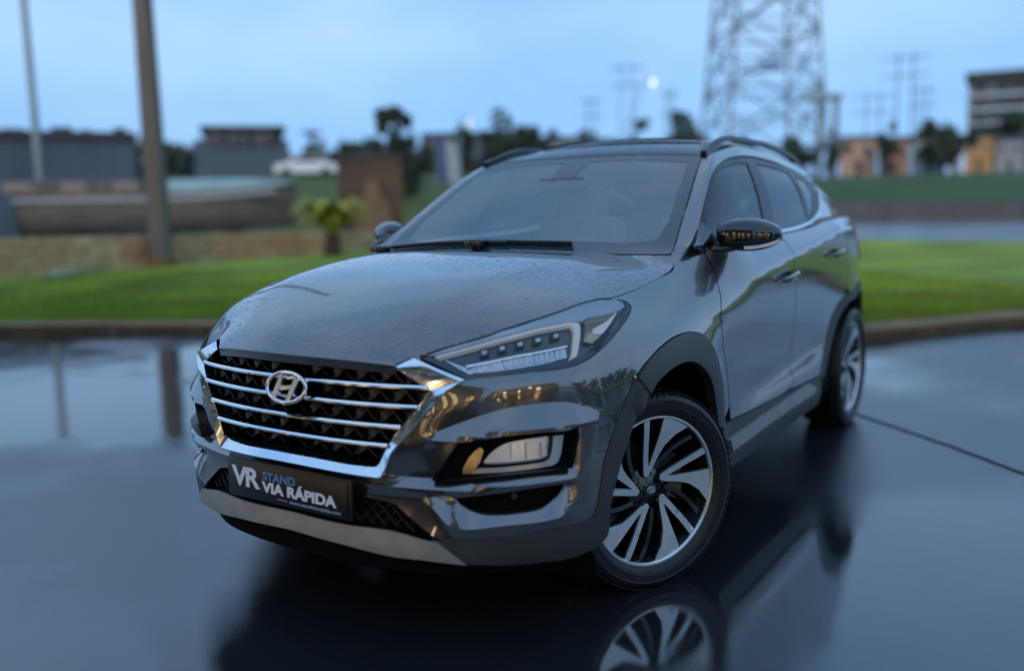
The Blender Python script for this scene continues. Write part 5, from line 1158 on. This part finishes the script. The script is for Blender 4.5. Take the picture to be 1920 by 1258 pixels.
# old boat on blocks
m_box = vary(mat('faded_box', (.24, .18, .15), rough=.8), (.18, .14, .12), 3.)
def boat():
    D = 31.; c, away, right = facing(310, D); Lh = 470/FPX*D/2; zk = wz(300, 440, D); zd = wz(300, 362, D); zr = wz(300, 335, D)
    e = empty('boat', (c[0], c[1], max(0, zk-.3)), 'old beached boat with pale green cabin top and brown hull behind the stone wall', 'boat')
    n = 25; rows = []
    for t in np.linspace(-1, 1, n):
        wdt = 1.35*(1-max(0, t)**3*.92)*(1-max(0, -t)**6*.25); x = t*Lh; rise = .35*max(0, t)**2
        sec = [(-wdt, zd+rise), (-wdt*.97, (zd+zk)/2+rise*.6), (-wdt*.55, zk+.12+rise*.5), (0, zk+rise*.4), (wdt*.55, zk+.12+rise*.5), (wdt*.97, (zd+zk)/2+rise*.6), (wdt, zd+rise)]
        rows.append([tuple(c+right*x+away*(y+1.4))+(z,) for y, z in sec])
    V = [p for r_ in rows for p in r_]; k = 7
    F_ = [(i*k+j, i*k+j+1, (i+1)*k+j+1, (i+1)*k+j) for i in range(n-1) for j in range(k-1)]+[tuple(range(k))]
    mesh_obj('hull', V, F_, vary(mat('old_hull', (.17, .14, .10), rough=.6), (.10, .09, .07), 1.5, stretch=(1, 1, 4)), e)
    V = [r_[0] for r_ in rows]+[r_[-1] for r_ in rows]; mesh_obj('deck', V, [(i, i+1, n+i+1, n+i) for i in range(n-1)], m_white, e)
    mt = vary(mat('pale_green_cover', (.26, .36, .34), rough=.5), (.2, .29, .28), 2.)
    rows = []
    for t in np.linspace(-.05, .98, 15):
        wdt = 1.15*(1-max(0, t)**4*.75); hgt = (zr-zd)*(1-max(0, t)**3); rows.append([tuple(c+right*t*Lh+away*(1.4+wdt*math.cos(a)))+(zd+.02+.3*max(0, t)**2+hgt*math.sin(a),) for a in np.linspace(math.pi, 0, 9)])
    V = [p for r_ in rows for p in r_]; F_ = [(i*9+j, i*9+j+1, (i+1)*9+j+1, (i+1)*9+j) for i in range(14) for j in range(8)]+[tuple(range(9))]; mesh_obj('cover', V, F_, mt, e)
    for k in range(5):
        x = -.95+k*.17; q = c+right*x*Lh+away*.35; V, F_ = box_geo((0, 0, 0), (.9, .5, .36+.12*(k % 2)), .04, 1); rot = Matrix.Rotation(math.atan2(right[1], right[0]), 3, 'Z'); mesh_obj('cabin_box', [rot @ Vector(v)+Vector((q[0], q[1], zd+.2)) for v in V], F_, m_pole if k % 2 else m_box, e, sharp=30)
    V, F_ = sweep(np.array([tuple(c+right*t*Lh+away*.03)+(zd-.18+.35*max(0, t)**2,) for t in np.linspace(-1, .8, 20)]), [(-.05, -.05), (.05, -.05), (.05, .05), (-.05, .05)]); mesh_obj('rubbing_strake', V, F_, m_white, e, sharp=30)
    for x in (-.6, 0, .5): q = c+right*x*Lh+away*1.4; V, F_ = box_geo((q[0], q[1], zk/2), (.5, .5, max(.2, zk)), .03, 1); mesh_obj('block', V, F_, m_pole, e, sharp=30)
boat()
# pale lane between the wall and the boat
sheet('lane', [tuple(wl0-wd*9+np.array([-1, -2, 0])), tuple(wl1+wd*6+np.array([-1, -2, 0])), tuple(wl1+wd*6+np.array([-6, -9, 0])), tuple(wl0-wd*9+np.array([-6, -9, 0]))], vary(mat('pale_lane', (.34, .36, .40), rough=.35), (.26, .28, .32), 1.), .004)
# brown block with a tan figure in front of it
D = 30.; e = empty('gate_block', at_dist(698, 420, D)*[1, 1, 0], 'tall brown rendered block with a tan stone niche on its face', 'monument')
m_brown = vary(mat('brown_render', (.085, .055, .035), rough=.9), (.06, .04, .028), 2.); fbox('block', 636, 756, 0, wz(700, 298, D), D, 2., m_brown, e); fbox('cap', 632, 760, wz(700, 298, D), wz(700, 290, D), D-.1, 2.2, m_dark, e)
c, away, right = facing(700, D-.22); prof_ = [(-.62, 0), (-.60, 1.1), (-.50, 1.5), (-.30, 1.75), (-.22, 2.1), (-.12, 2.3), (.12, 2.3), (.22, 2.1), (.30, 1.75), (.50, 1.5), (.60, 1.1), (.62, 0)]; n = len(prof_)
V = [tuple(c+right*x_+away*k)+(z_,) for k in (0, .3) for x_, z_ in prof_]
mesh_obj('niche_stone', V, [tuple(range(n)), tuple(range(2*n-1, n-1, -1))]+[(i, n+i, n+(i+1) % n, (i+1) % n) for i in range(n)], vary(mat('tan_niche', (.15, .10, .055), rough=.9), (.11, .075, .045), 3.), e, sharp=30)
# cycad-like palm in front of it
def palm(px, dist, zb, zt, wpx, label, m, name='palm_tree', nf=34, tr=.22, lift=.9):
    c = at_dist(px, 400, dist); e = empty(name, (c[0], c[1], zb), label, 'palm'); w = wpx/FPX*dist/2; hz = zb+(zt-zb)*(.42 if tr > .15 else .72)
    V, F_ = sweep(np.array([(c[0], c[1], zb-.1), (c[0]+.03, c[1], (zb+hz)/2), (c[0], c[1], hz)]), np.array([circ(tr*1.2, 10), circ(tr, 10), circ(tr*.9, 10)]), up=(1, 0, 0)); mesh_obj('trunk', V, F_, m_bark, e)
    g = Geo()
    for k in range(nf):
        a = k*2.4; up_ = RNG.uniform(.35, 1.); l_ = w*RNG.uniform(.85, 1.1); d = np.array([math.cos(a), math.sin(a), 0]); s_ = np.array([-math.sin(a), math.cos(a), 0]); pts = [np.array([c[0], c[1], hz])+d*l_*t+np.array([0, 0, (zt-hz)*lift*up_*1.6*(t-t*t*.75)*1.3]) for t in np.linspace(0, 1, 7)]
        wd_ = [.02, .10, .13, .12, .10, .06, .01]; wd_ = [q*w*.9 for q in wd_]
        V = [p-s_*q+np.array([0, 0, -.3*q]) for p, q in zip(pts, wd_)]+pts+[p+s_*q+np.array([0, 0, -.3*q]) for p, q in zip(pts, wd_)]
        g.add(V, [(r_*7+i, r_*7+i+1, (r_+1)*7+i+1, (r_+1)*7+i) for r_ in (0, 1) for i in range(6)])
    g.obj('fronds', m, e, sharp=30); return e
palm(622, 25., .05, wz(622, 372, 25.), 150, 'squat yellow green cycad palm with dark trunk before the brown block', m_leafg, 'cycad', 70, .22, 1.5)
# dark house, parked white car, slender palm on the rise
def rise_ground():
    pts = [at_dist(px, 400, 44.) for px in (250, 420, 640, 1000, 1320)]; pb = [at_dist(px, 400, 160.) for px in (150, 420, 640, 1000, 1320)]
    V = [(p[0], p[1], -.1) for p in pts]+[(p[0]*.94+q[0]*.06, p[1]*.94+q[1]*.06, 3.2) for p, q in zip(pts, pb)]+[(p[0], p[1], 4.6) for p in pb]
    o = mesh_obj('hillside', V, [(r_*5+i, (r_+1)*5+i, (r_+1)*5+i+1, r_*5+i+1) for r_ in (0, 1) for i in range(4)], vary(mat('bank_grass', (.06, .09, .02), rough=.9), (.08, .10, .03), .3)); tag(o, kind='structure')
rise_ground()
D = 66.; e = empty('house', at_dist(460, 400, D)*[1, 1, 0]+[0, 0, 2.2], 'dark two storey house with flat dark roof and pale lower wall on the rise', 'house')
fbox('wall', 372, 548, 1.8, wz(460, 262, D), D, 8., m_shed, e); fbox('upper_floor', 395, 530, wz(460, 272, D), wz(460, 246, D), D-.3, 7., m_dark, e); fbox('roof', 384, 545, wz(460, 246, D), wz(460, 238, D), D-.8, 9., m_dark, e)
for a, b_ in ((404, 424), (440, 470), (490, 515)):
    w_ = fbox('window', a, b_, wz(460, 270, D), wz(460, 254, D), D-.42, .2, m_white, e); fbox('pane', a+2, b_-2, wz(460, 268, D), wz(460, 256, D), D-.5, .12, m_glassd, w_)
def small_car(px, py, dist, wpx, m, name, label):
    c, away, right = facing(px, dist); hl = wpx/FPX*dist/2; zb = wz(px, py, dist); e = empty(name, (c[0], c[1], zb), label, 'car'); s_ = hl/2.1
    prof = [(-2.1, .35), (-2.1, .75), (-1.95, .95), (-1.3, 1.0), (-.75, 1.45), (.75, 1.48), (1.5, 1.0), (2.0, .92), (2.1, .6), (2.1, .35)]
    V = [tuple(c+right*x*s_+away*y)+(zb+z*s_,) for y in (0, 1.75) for x, z in prof]; n = len(prof)
    mesh_obj('body', V, [tuple(range(n)), tuple(range(2*n-1, n-1, -1))]+[(i, n+i, n+(i+1) % n, (i+1) % n) for i in range(n)], m, e, sharp=30)
    win = [(-.95, 1.05), (-.62, 1.38), (.68, 1.40), (1.2, 1.05)]; V = [tuple(c+right*x*s_-away*.01)+(zb+z*s_,) for x, z in win]; mesh_obj('side_window', V, [(3, 2, 1, 0)], m_glassd, e)
    for x in (-1.3, 1.3):
        V = [tuple(c+right*(x+.33*math.cos(a))*s_-away*.02*(1-2*k))+(zb+(.33+.33*math.sin(a))*s_,) for k in (1, -8) for a in np.linspace(0, 6.283, 17)[:-1]]; mesh_obj('wheel', V, [tuple(range(16)), tuple(range(31, 15, -1))]+[(i, (i+1) % 16, 16+(i+1) % 16, 16+i) for i in range(16)], M['rubber'], e, sharp=40)
    return e
small_car(578, 333, 52., 112, mat('white_car_paint', (.62, .66, .68), rough=.25, coat=.6), 'distant_car', 'white hatchback parked on the rise beside the dark house')
palm(592, 74., 2.5, wz(592, 216, 74.), 46, 'slender small headed palm standing above the white hatchback', m_leafd, 'palm_tree', 30, .14, .5)
c = at_dist(748, 400, 48.); zt_ = wz(748, 188, 48.); e = empty('column_tree', (c[0], c[1], .4), 'narrow dark upright tree with squared top behind the brown block', 'tree')
V, F_ = sweep(np.array([(c[0], c[1], 0), (c[0], c[1], zt_*.8)]), np.array([circ(.2, 8), circ(.06, 8)]), up=(1, 0, 0)); mesh_obj('trunk', V, F_, m_bark, e); g = Geo()
for k in range(6): V, F_ = leaves((c[0], c[1], 1.2+(zt_-2.)*k/5), (.82, .82, .95), 800, .2, 8); g.add(V, F_)
mesh_obj('crown', g.V, g.F, m_leafd, e, smooth=False)
# flag banner and houses in the middle distance
D = 46.; c, away, right = facing(836, D); e = empty('banner', (c[0], c[1], .4), 'blue and white feather banner on a thin mast', 'banner')
zb, zt = wz(836, 345, D), wz(836, 262, D); V, F_ = sweep(np.array([tuple(c-right*.42)+(0,), tuple(c-right*.42)+(zt+.1,)]), circ(.03, 6), up=(1, 0, 0)); mesh_obj('mast', V, F_, m_steel, e)
for nm, x0, x1, m in (('blue_cloth', -.4, .05, mat('banner_blue', (.04, .06, .15), rough=.7)), ('white_cloth', .05, .62, mat('banner_white', (.24, .27, .30), rough=.7))):
    V = []; n = 9
    for i, t in enumerate(np.linspace(0, 1, n)): V += [tuple(c+right*(x0+.12*t)+away*.06*math.sin(t*6))+(zt-(zt-zb)*t,), tuple(c+right*(x1+.18*t)+away*(.06*math.sin(t*6+1)))+(zt-.2*abs(x1)-(zt-zb)*t,)]
    V += [tuple(np.array(v)+np.append(away*.02, 0)) for v in V]; k = 2*n
    mesh_obj(nm, V, [(2*i, 2*i+1, 2*i+3, 2*i+2) for i in range(n-1)]+[(k+2*i+2, k+2*i+3, k+2*i+1, k+2*i) for i in range(n-1)], m, e)
hs2 = [(800, 905, 255, 240, 70., m_dark, m_shed, 'low dark gabled house left of the streetlight with slate roof'), (905, 1010, 262, 236, 84., m_dark, m_shed, 'grey gabled house with broad dark roof among dark trees'), (1015, 1090, 270, 250, 90., m_dark, m_white, 'small pale walled house with low dark roof beyond the trees')]
for a, b_, yw, yr, D, mr, mw, lab in hs2:
    e = empty('house', at_dist((a+b_)/2, 400, D)*[1, 1, 0]+[0, 0, 2.], lab, 'house'); fbox('wall', a, b_, 1., wz((a+b_)/2, yw, D), D, 8., mw, e); gable('roof', a, b_, wz((a+b_)/2, yw, D), wz((a+b_)/2, yr, D), D, 8., mr, e)
    for k in range(3):
        q = a+(b_-a)*(.14+.3*k); w_ = fbox('window', q, q+(b_-a)*.14, wz(q, yw+26, D), wz(q, yw+10, D), D-.06, .1, m_white, e); fbox('pane', q+1, q+(b_-a)*.14-1, wz(q, yw+25, D), wz(q, yw+11, D), D-.1, .06, m_glassd, w_)
tg = 'dark trees along the skyline'
for px, D, yt, wpx, lab in ((790, 58., 262, 70, 'dark round bushy tree beside the banner'), (868, 62., 236, 90, 'broad dark tree below the small warm lamp'), (940, 66., 232, 110, 'wide dark tree left of the distant grey gable'), (1005, 70., 240, 80, 'dark tree with flattened crown near the pale house'), (1272, 80., 207, 78, 'round headed dark tree beside the lattice tower'), (1080, 95., 262, 90, 'low dark tree on the skyline beyond the roof'), (1180, 95., 262, 120, 'long low dark tree behind the car roof')):
    tree(px, D, 1.2, wz(px, yt, D), wpx, 'dark_tree', lab, n=1500, group=tg, trunk=.25)
for px, yt, wpx, lab in ((275, 262, 70, 'far dark tree just past the end of the blue grey shed'), (335, 284, 80, 'low far tree between the utility pole and the dark house'), (395, 276, 70, 'far tree rising behind the dark two storey house'), (560, 276, 60, 'far tree behind the white hatchback roof'), (625, 280, 70, 'low far tree right of the slender palm'), (668, 270, 70, 'far tree showing over the brown block'), (712, 262, 60, 'far tree beside the column tree trunk'), (770, 258, 60, 'far tree between column tree and banner'), (1040, 258, 70, 'far tree beside the small pale walled house'), (1130, 256, 80, 'far tree under the short twin post mast'), (1225, 250, 80, 'far tree below the white street lamp'), (1320, 254, 90, 'far tree at the left foot of the lattice tower')):
    tree(px, 104., 2.5, wz(px, yt, 104.), wpx*1.25, 'far_tree', lab, n=700, group='far treeline beyond the rise', trunk=.12, size=.55)
# lit lamps
def street_lamp(px, py, dist, col, es, label, r=.28):
    c = at_dist(px, py, dist); e = empty('street_lamp', (c[0], c[1], 1.), label, 'street lamp'); V, F_ = sweep(np.array([(c[0]+.5, c[1]-.5, 0), (c[0]+.5, c[1]-.5, c[2]), (c[0]+.3, c[1]-.3, c[2]+.35), (c[0], c[1], c[2]+.35)]), circ(.07, 8)); mesh_obj('post', V, F_, m_steel, e)
    V, F_ = lathe([(0, .3), (r*.6, .25), (r, .05), (r*.95, -.1), (r*.6, -.25), (0, -.3)], 14); mesh_obj('lamp_head', [(x+c[0], z+c[1], y+c[2]) for x, y, z in V], F_, mat('lamp_glow', (.9, .9, .9), emit=col, estr=es), e)
street_lamp(1224, 155, 80., (1, .92, .85), 0.9, 'street lamp glowing white left of the lattice tower', .17); street_lamp(880, 231, 64., (1, .75, .45), 0.35, 'small warm street lamp shining above the dark trees', .13)

# ---- lattice towers and masts
m_lat = vary(mat('tower_steel', (.15, .20, .23), rough=.6, metal=.0), (.11, .15, .18), .5)
def strut(g, a, b, r): V, F_ = sweep(np.array([a, b]), [(-r, -r), (r, -r), (r, r), (-r, r)], up=(.31, .17, .93) if abs((np.array(b)-np.array(a))[2]) < .9*np.linalg.norm(np.array(b)-np.array(a)) else (1, .2, 0)); g.add(V, F_)
def lattice(px, dist, zb, zt, w0, w1, label, r=.16, arms=True, levels=9):
    c, away, right = facing(px, dist); e = empty('lattice_tower', (c[0], c[1], zb), label, 'tower')
    ca, sa = math.cos(.35), math.sin(.35); A_, B__ = right*ca+away*sa, -right*sa+away*ca
    cor = lambda z: [np.append(c+A_*sx*wd_+B__*sy*wd_, z) for sx, sy in ((-1, -1), (1, -1), (1, 1), (-1, 1)) for wd_ in [(w0+(w1-w0)*(z-zb)/(zt-zb))/2]]
    lv = zb+(zt-zb)*(1-(1-np.linspace(0, 1, levels))**1.25)
    for k in range(4):
        g = Geo()
        for a, b_ in zip(lv[:-1], lv[1:]): strut(g, cor(a)[k], cor(b_)[k], r)
        g.obj('leg', m_lat, e, sharp=30)
    for a, b_ in zip(lv[:-1], lv[1:]):
        g = Geo()
        for k in range(4):
            p, q, p2, q2 = cor(a)[k], cor(a)[(k+1) % 4], cor(b_)[k], cor(b_)[(k+1) % 4]; strut(g, p, q2, r*.6); strut(g, q, p2, r*.6); strut(g, p2, q2, r*.6); strut(g, (p+p2)/2, (q+q2)/2, r*.45)
        g.obj('bracing', m_lat, e, sharp=30)
    if arms:
        for f_ in (.72, .84, .95):
            z_ = zb+(zt-zb)*f_; g = Geo(); l_ = w0*.9; 
            for s_ in (-1, 1): strut(g, np.append(c, z_), np.append(c+right*s_*l_, z_), r*.8); strut(g, np.append(c, z_+1.4), np.append(c+right*s_*l_, z_), r*.6)
            g.obj('crossarm', m_lat, e, sharp=30)
    return e
lt = lattice(1424, 85., 1., 46., 9.2, 3.2, 'tall pale grey lattice power tower standing behind the car', .12, True, 12)
fbox('sign_board', 1418, 1462, wz(1440, 152, 84.), wz(1440, 136, 84.), 78., .1, mat('sign_blue', (.03, .09, .25), rough=.5), lt)
def gantry():
    D = 80.; c, away, right = facing(1555, D); e = empty('gantry', (c[0], c[1], 1.), 'steel portal gantry with flat beam beside the lattice tower', 'gantry'); g_ = m_lat
    for px in (1532, 1562): q, _, _ = facing(px, D); V, F_ = sweep(np.array([(*q, 0), (*q, wz(px, 182, D))]), [(-.2, -.2), (.2, -.2), (.2, .2), (-.2, .2)], up=(1, 0, 0)); mesh_obj('post', V, F_, g_, e, sharp=30)
    fbox('beam', 1490, 1574, wz(1540, 190, D), wz(1540, 178, D), D-.3, .6, g_, e)
gantry()
def mast(px, dist, yt, label, hw):
    c, away, right = facing(px, dist); zt = wz(px, yt, dist); e = empty('power_mast', (c[0], c[1], 1.), label, 'mast', 'power masts on the skyline')
    for s_ in (-1, 1): V, F_ = sweep(np.array([tuple(c+right*s_*hw*.35)+(0,), tuple(c+right*s_*hw*.3)+(zt,)]), circ(.15, 6), up=(1, 0, 0)); mesh_obj('post', V, F_, m_lat, e)
    for z_ in (zt-1, zt-4.): V, F_ = sweep(np.array([tuple(c-right*hw)+(z_,), tuple(c+right*hw)+(z_+.001,)]), [(-.12, -.12), (.12, -.12), (.12, .12), (-.12, .12)]); mesh_obj('crossarm', V, F_, m_lat, e, sharp=30)
for px, D, yt, hw, lab in ((1110, 190., 182, 2.6, 'short twin post power mast above the small pale house'), (1176, 170., 118, 3.4, 'tall twin post power mast left of the white street lamp'), (1688, 170., 98, 3.8, 'tall twin post power mast above the orange walled houses'), (1630, 190., 172, 4., 'short broad power mast between lattice tower and tall mast'), (1722, 200., 160, 2.6, 'short narrow power mast right of the tall one'), (1255, 150., 165, 1.6, 'thin power mast rising above the round headed tree')): mast(px, D, yt, lab, hw)

# ---- right side: road, far bank, houses
Dw = 57.
wq = [far_r+np.array([.3, -4, 0]), far_r, far_r2, far_r2+(far_r2-far_r)*3]
wf = [at_dist(2600, 400, Dw), at_dist(1920, 400, Dw), at_dist(1600, 400, Dw), at_dist(1400, 400, Dw)]
m_water = vary(mat('pale_concrete', (.20, .20, .21), rough=.3), (.09, .10, .12), .15)
sheet('road', [tuple(p) for p in wq]+[tuple(p) for p in wf], m_water, -.006)
m_quay = vary(mat('quay_wall', (.045, .05, .06), rough=.6), (.03, .035, .04), .6); e = empty('retaining_wall', at_dist(1750, 400, Dw)*[1, 1, 0], 'long dark retaining wall across the pale road', 'wall')
for k in range(8): fbox('panel', 1400+k*130, 1400+k*130+128.5, -.2, wz(1700, 378, Dw), Dw-.02*(k % 2), 1.2, m_quay, e)
zq = wz(1700, 378, Dw); p_a = [at_dist(px, 400, Dw+1.) for px in (1350, 1600, 1900, 2500)]; p_b = [at_dist(px, 400, Dw+9) for px in (1350, 1600, 1900, 2500)]; p_c = [at_dist(px, 400, 260.) for px in (1350, 1600, 1900, 2500)]
zh = wz(1700, 328, Dw+9)
o = mesh_obj('far_bank', [(p[0], p[1], zq-.02) for p in p_a]+[(p[0], p[1], zh) for p in p_b]+[(p[0], p[1], zh+1.) for p in p_c], [(r_*4+i, (r_+1)*4+i, (r_+1)*4+i+1, r_*4+i+1) for r_ in (0, 1) for i in range(3)], vary(mat('bank_turf', (.035, .085, .02), rough=.9), (.03, .065, .02), .4)); tag(o, kind='structure')
wallc = {'o': vary(mat('orange_render', (.30, .17, .11), rough=.8), (.25, .14, .10), 1.), 'p': vary(mat('peach_render', (.38, .25, .19), rough=.8), (.32, .21, .16), 1.), 'y': vary(mat('amber_render', (.38, .22, .08), rough=.8), (.33, .19, .08), 1.), 'w': m_white, 'g': mat('grey_render', (.22, .24, .26), rough=.8)}
D = 78.
HS = [(1572, 1640, 262, 248, 'p', 'peach walled terrace house nearest the lattice tower'), (1646, 1700, 264, 250, 'o', 'orange walled terrace house behind the bare tree'), (1706, 1770, 262, 246, 'g', 'grey terrace house between the orange and white ones'), (1776, 1798, 268, 250, 'w', 'narrow white terrace house beside the amber one'), (1804, 1856, 258, 244, 'y', 'amber yellow terrace house below the modern building'), (1862, 1915, 262, 246, 'g', 'grey terrace house right of the amber one'), (1922, 1990, 260, 244, 'p', 'peach terrace house at the end of the row')]
for a, b_, yw, yr, k_, lab in HS:
    e = empty('terrace_house', at_dist((a+b_)/2, 400, D)*[1, 1, 0]+[0, 0, zh], lab, 'house'); fbox('wall', a, b_, zh-.4, wz((a+b_)/2, yw, D), D, 8., wallc[k_], e); gable('roof', a, b_, wz((a+b_)/2, yw, D), wz((a+b_)/2, yr, D), D, 8., m_dark, e, .25)
    nw = 2 if b_-a > 40 else 1
    for k in range(nw):
        q = a+(b_-a)*(.16+.46*k); w2_ = (b_-a)*.2; w_ = fbox('window', q, q+w2_, wz(q, yw+26, D), wz(q, yw+12, D), D-.05, .1, m_white, e); fbox('pane', q+1.5, q+w2_-1.5, wz(q, yw+25, D), wz(q, yw+13, D), D-.09, .06, m_glassd, w_)
    q = a+(b_-a)*.42; fbox('door', q, q+(b_-a)*.16, zh-.3, wz(q, yw+38, D), D-.05, .1, m_dark, e)
for px, D_, yt, yb, wpx, lab in ((1655, 74., 246, 325, 46, 'dark tree growing before the orange terrace house'), (1762, 72., 216, 322, 96, 'large dark tree in front of the grey terrace house'), (1560, 72., 258, 330, 40, 'small dark tree at the near end of the terrace'), (1890, 82., 215, 300, 90, 'dark tree between the terrace and the modern building'), (1500, 74., 256, 330, 70, 'bushy dark tree at the foot of the lattice tower'), (1390, 74., 262, 330, 90, 'wide dark bush left of the lattice tower foot')):
    tree(px, D_, zh-.3, wz(px, yt, D_), wpx, 'bank_tree', lab, n=1300, group='trees on the far bank', trunk=.2)
D = 110.; e = empty('modern_building', at_dist(1880, 400, D)*[1, 1, 0]+[0, 0, zh], 'modern flat roofed building with dark frame and balconies above the terrace', 'building')
m_frm = mat('dark_frame', (.05, .055, .065), rough=.6); m_bal = mat('pale_balcony', (.30, .36, .42), rough=.4)
fbox('wall', 1806, 2010, zh, wz(1880, 150, D), D, 14., m_frm, e); fbox('roof', 1798, 2020, wz(1880, 150, D), wz(1880, 134, D), D-1., 16., m_dark, e)
for r_ in range(3):
    y0 = 160+r_*26
    for k in range(5): a = 1812+k*38; w_ = fbox('window', a, a+30, wz(a, y0+16, D), wz(a, y0, D), D-.1, .2, m_bal, e); fbox('pane', a+2, a+28, wz(a, y0+15, D), wz(a, y0+1, D), D-.2, .15, m_glassd, w_)
    fbox('balcony', 1800, 2014, wz(1880, y0+23, D), wz(1880, y0+17, D), D-1.4, 1.4, m_bal, e)

# ---- seen only as reflections in the car: the sales building behind the photographer, trees beside it
def showroom():
    x0, ya, yb, H = 15.5, -26., 12., 8.  # raised to shade the car; lit panes enlarged to warm its front
    e = empty('showroom', (x0, -7, 0), 'tan rendered showroom with warm lit windows facing the car', 'building')
    mw = vary(mat('tan_render', (.42, .27, .14), rough=.85), (.34, .22, .12), .5)
    V, F_ = box_geo((x0+4, (ya+yb)/2, H/2), (8, yb-ya, H)); mesh_obj('wall', V, F_, mw, e, sharp=30); V, F_ = box_geo((x0+3.7, (ya+yb)/2, H+.25), (9.4, yb-ya+1, .5)); mesh_obj('roof', V, F_, m_dark, e, sharp=30)
    mlit = mat('lit_shop_window', (.8, .7, .5), rough=.2, emit=(1, .66, .30), estr=1.7)
    for k in range(9):
        y = -23.6+k*4.1; V, F_ = box_geo((x0-.03, y, 1.75), (.1, 2.9, 3.1)); w_ = mesh_obj('window', V, F_, m_dark, e, sharp=30)
        for q_ in range(3): V, F_ = box_geo((x0-.1, y-.92+q_*.92, 1.75), (.04, .80 if (k+q_) % 4 else .35, 2.8)); mesh_obj('pane', V, F_, mlit if (k*2+q_) % 3 else m_glassd, w_, sharp=30)
        V, F_ = box_geo((x0-.03, y, 5.6), (.1, 1.6, 1.5)); w_ = mesh_obj('window', V, F_, m_white, e, sharp=30); V, F_ = box_geo((x0-.09, y, 5.6), (.04, 1.4, 1.3)); mesh_obj('pane', V, F_, m_glassd, w_, sharp=30)
    for y in (-15.2, -7.1, 1.1):
        V, F_ = box_geo((x0-.25, y, 3.9), (.4, .35, .14), .03); mesh_obj('wall_lamp', V, F_, mat('wall_lamp_glow', (.9, .8, .6), emit=(1, .78, .45), estr=22.), e, sharp=30)
showroom()
def wing():
    y0 = 14.5; e = empty('workshop', (9.5, y0, 0), 'tan rendered workshop with lit doorways beside the showroom', 'building'); mw = vary(mat('ochre_render', (.30, .21, .13), rough=.85), (.24, .17, .105), .5)
    V, F_ = box_geo((10., y0+3, 2.2), (11.5, 6, 4.4)); mesh_obj('wall', V, F_, mw, e, sharp=30); V, F_ = box_geo((10., y0+2.8, 4.6), (12.2, 7, .4)); mesh_obj('roof', V, F_, m_dark, e, sharp=30)
    ml = mat('lit_doorway', (.8, .7, .5), rough=.3, emit=(1, .70, .36), estr=4.)
    for k, x in enumerate((6., 8.4, 10.8, 13.2)):
        V, F_ = box_geo((x, y0-.03, 1.4), (1.5, .1, 2.6)); w_ = mesh_obj('doorway', V, F_, m_dark, e, sharp=30)
        V, F_ = box_geo((x+.2*(k % 2), y0-.1, 1.5), (.30 if k % 2 else .55, .04, 2.2)); mesh_obj('pane', V, F_, ml, w_, sharp=30)
    for x in (7.2, 12.): V, F_ = box_geo((x, y0-.2, 3.3), (.35, .3, .14), .03); mesh_obj('wall_lamp', V, F_, mat('lamp_warm', (.9, .8, .6), emit=(1, .8, .5), estr=20.), e, sharp=30)
wing()
for x, y, h_, w_, lab in ((0., 26., 6.5, 5., 'broad tree standing on the verge left of the parked car'), (-6., 30., 7.5, 6., 'tall spreading tree on the verge past the parked car'), (-14., 31., 6., 6., 'bushy tree at the far end of the verge'), (-22., 32., 7., 6., 'dense tree closing the verge by the pale road')):
    e = empty('verge_tree', (x, y, 0), lab, 'tree', 'trees along the side verge'); V, F_ = sweep(np.array([(x, y, -.1), (x+.1, y, h_*.4), (x, y, h_*.7)]), np.array([circ(.22, 8), circ(.15, 8), circ(.06, 8)]), up=(1, 0, 0)); mesh_obj('trunk', V, F_, m_bark, e); V, F_ = leaves((x, y, h_*.55), (w_*.5, w_*.5, h_*.4), 1800, .35); mesh_obj('crown', V, F_, m_leafd, e, smooth=False)
e = empty('hedge', (-13., 21., 0), 'long dark clipped hedge on the side verge', 'hedge'); g = Geo()
for k in range(17): V, F_ = leaves((-28+k*1.85, 21.+.3*math.sin(k*1.7), 1.35), (1.5, .9, 1.35), 520, .16, 6); g.add(V, F_)
mesh_obj('foliage', g.V, g.F, m_leafd, e, smooth=False)
for k in range(8): V, F_ = sweep(np.array([(-27+k*3.6, 21., -.05), (-27+k*3.6, 21.1, 1.6)]), np.array([circ(.08, 6), circ(.04, 6)]), up=(1, 0, 0)); mesh_obj('stem', V, F_, m_bark, e)
V, F_ = prism([(-30, 12.5), (3.5, 12.5), (3.5, 34), (-30, 34)], -.01, .10); tag(mesh_obj('verge', V, F_, m_grass, sharp=30), kind='structure')
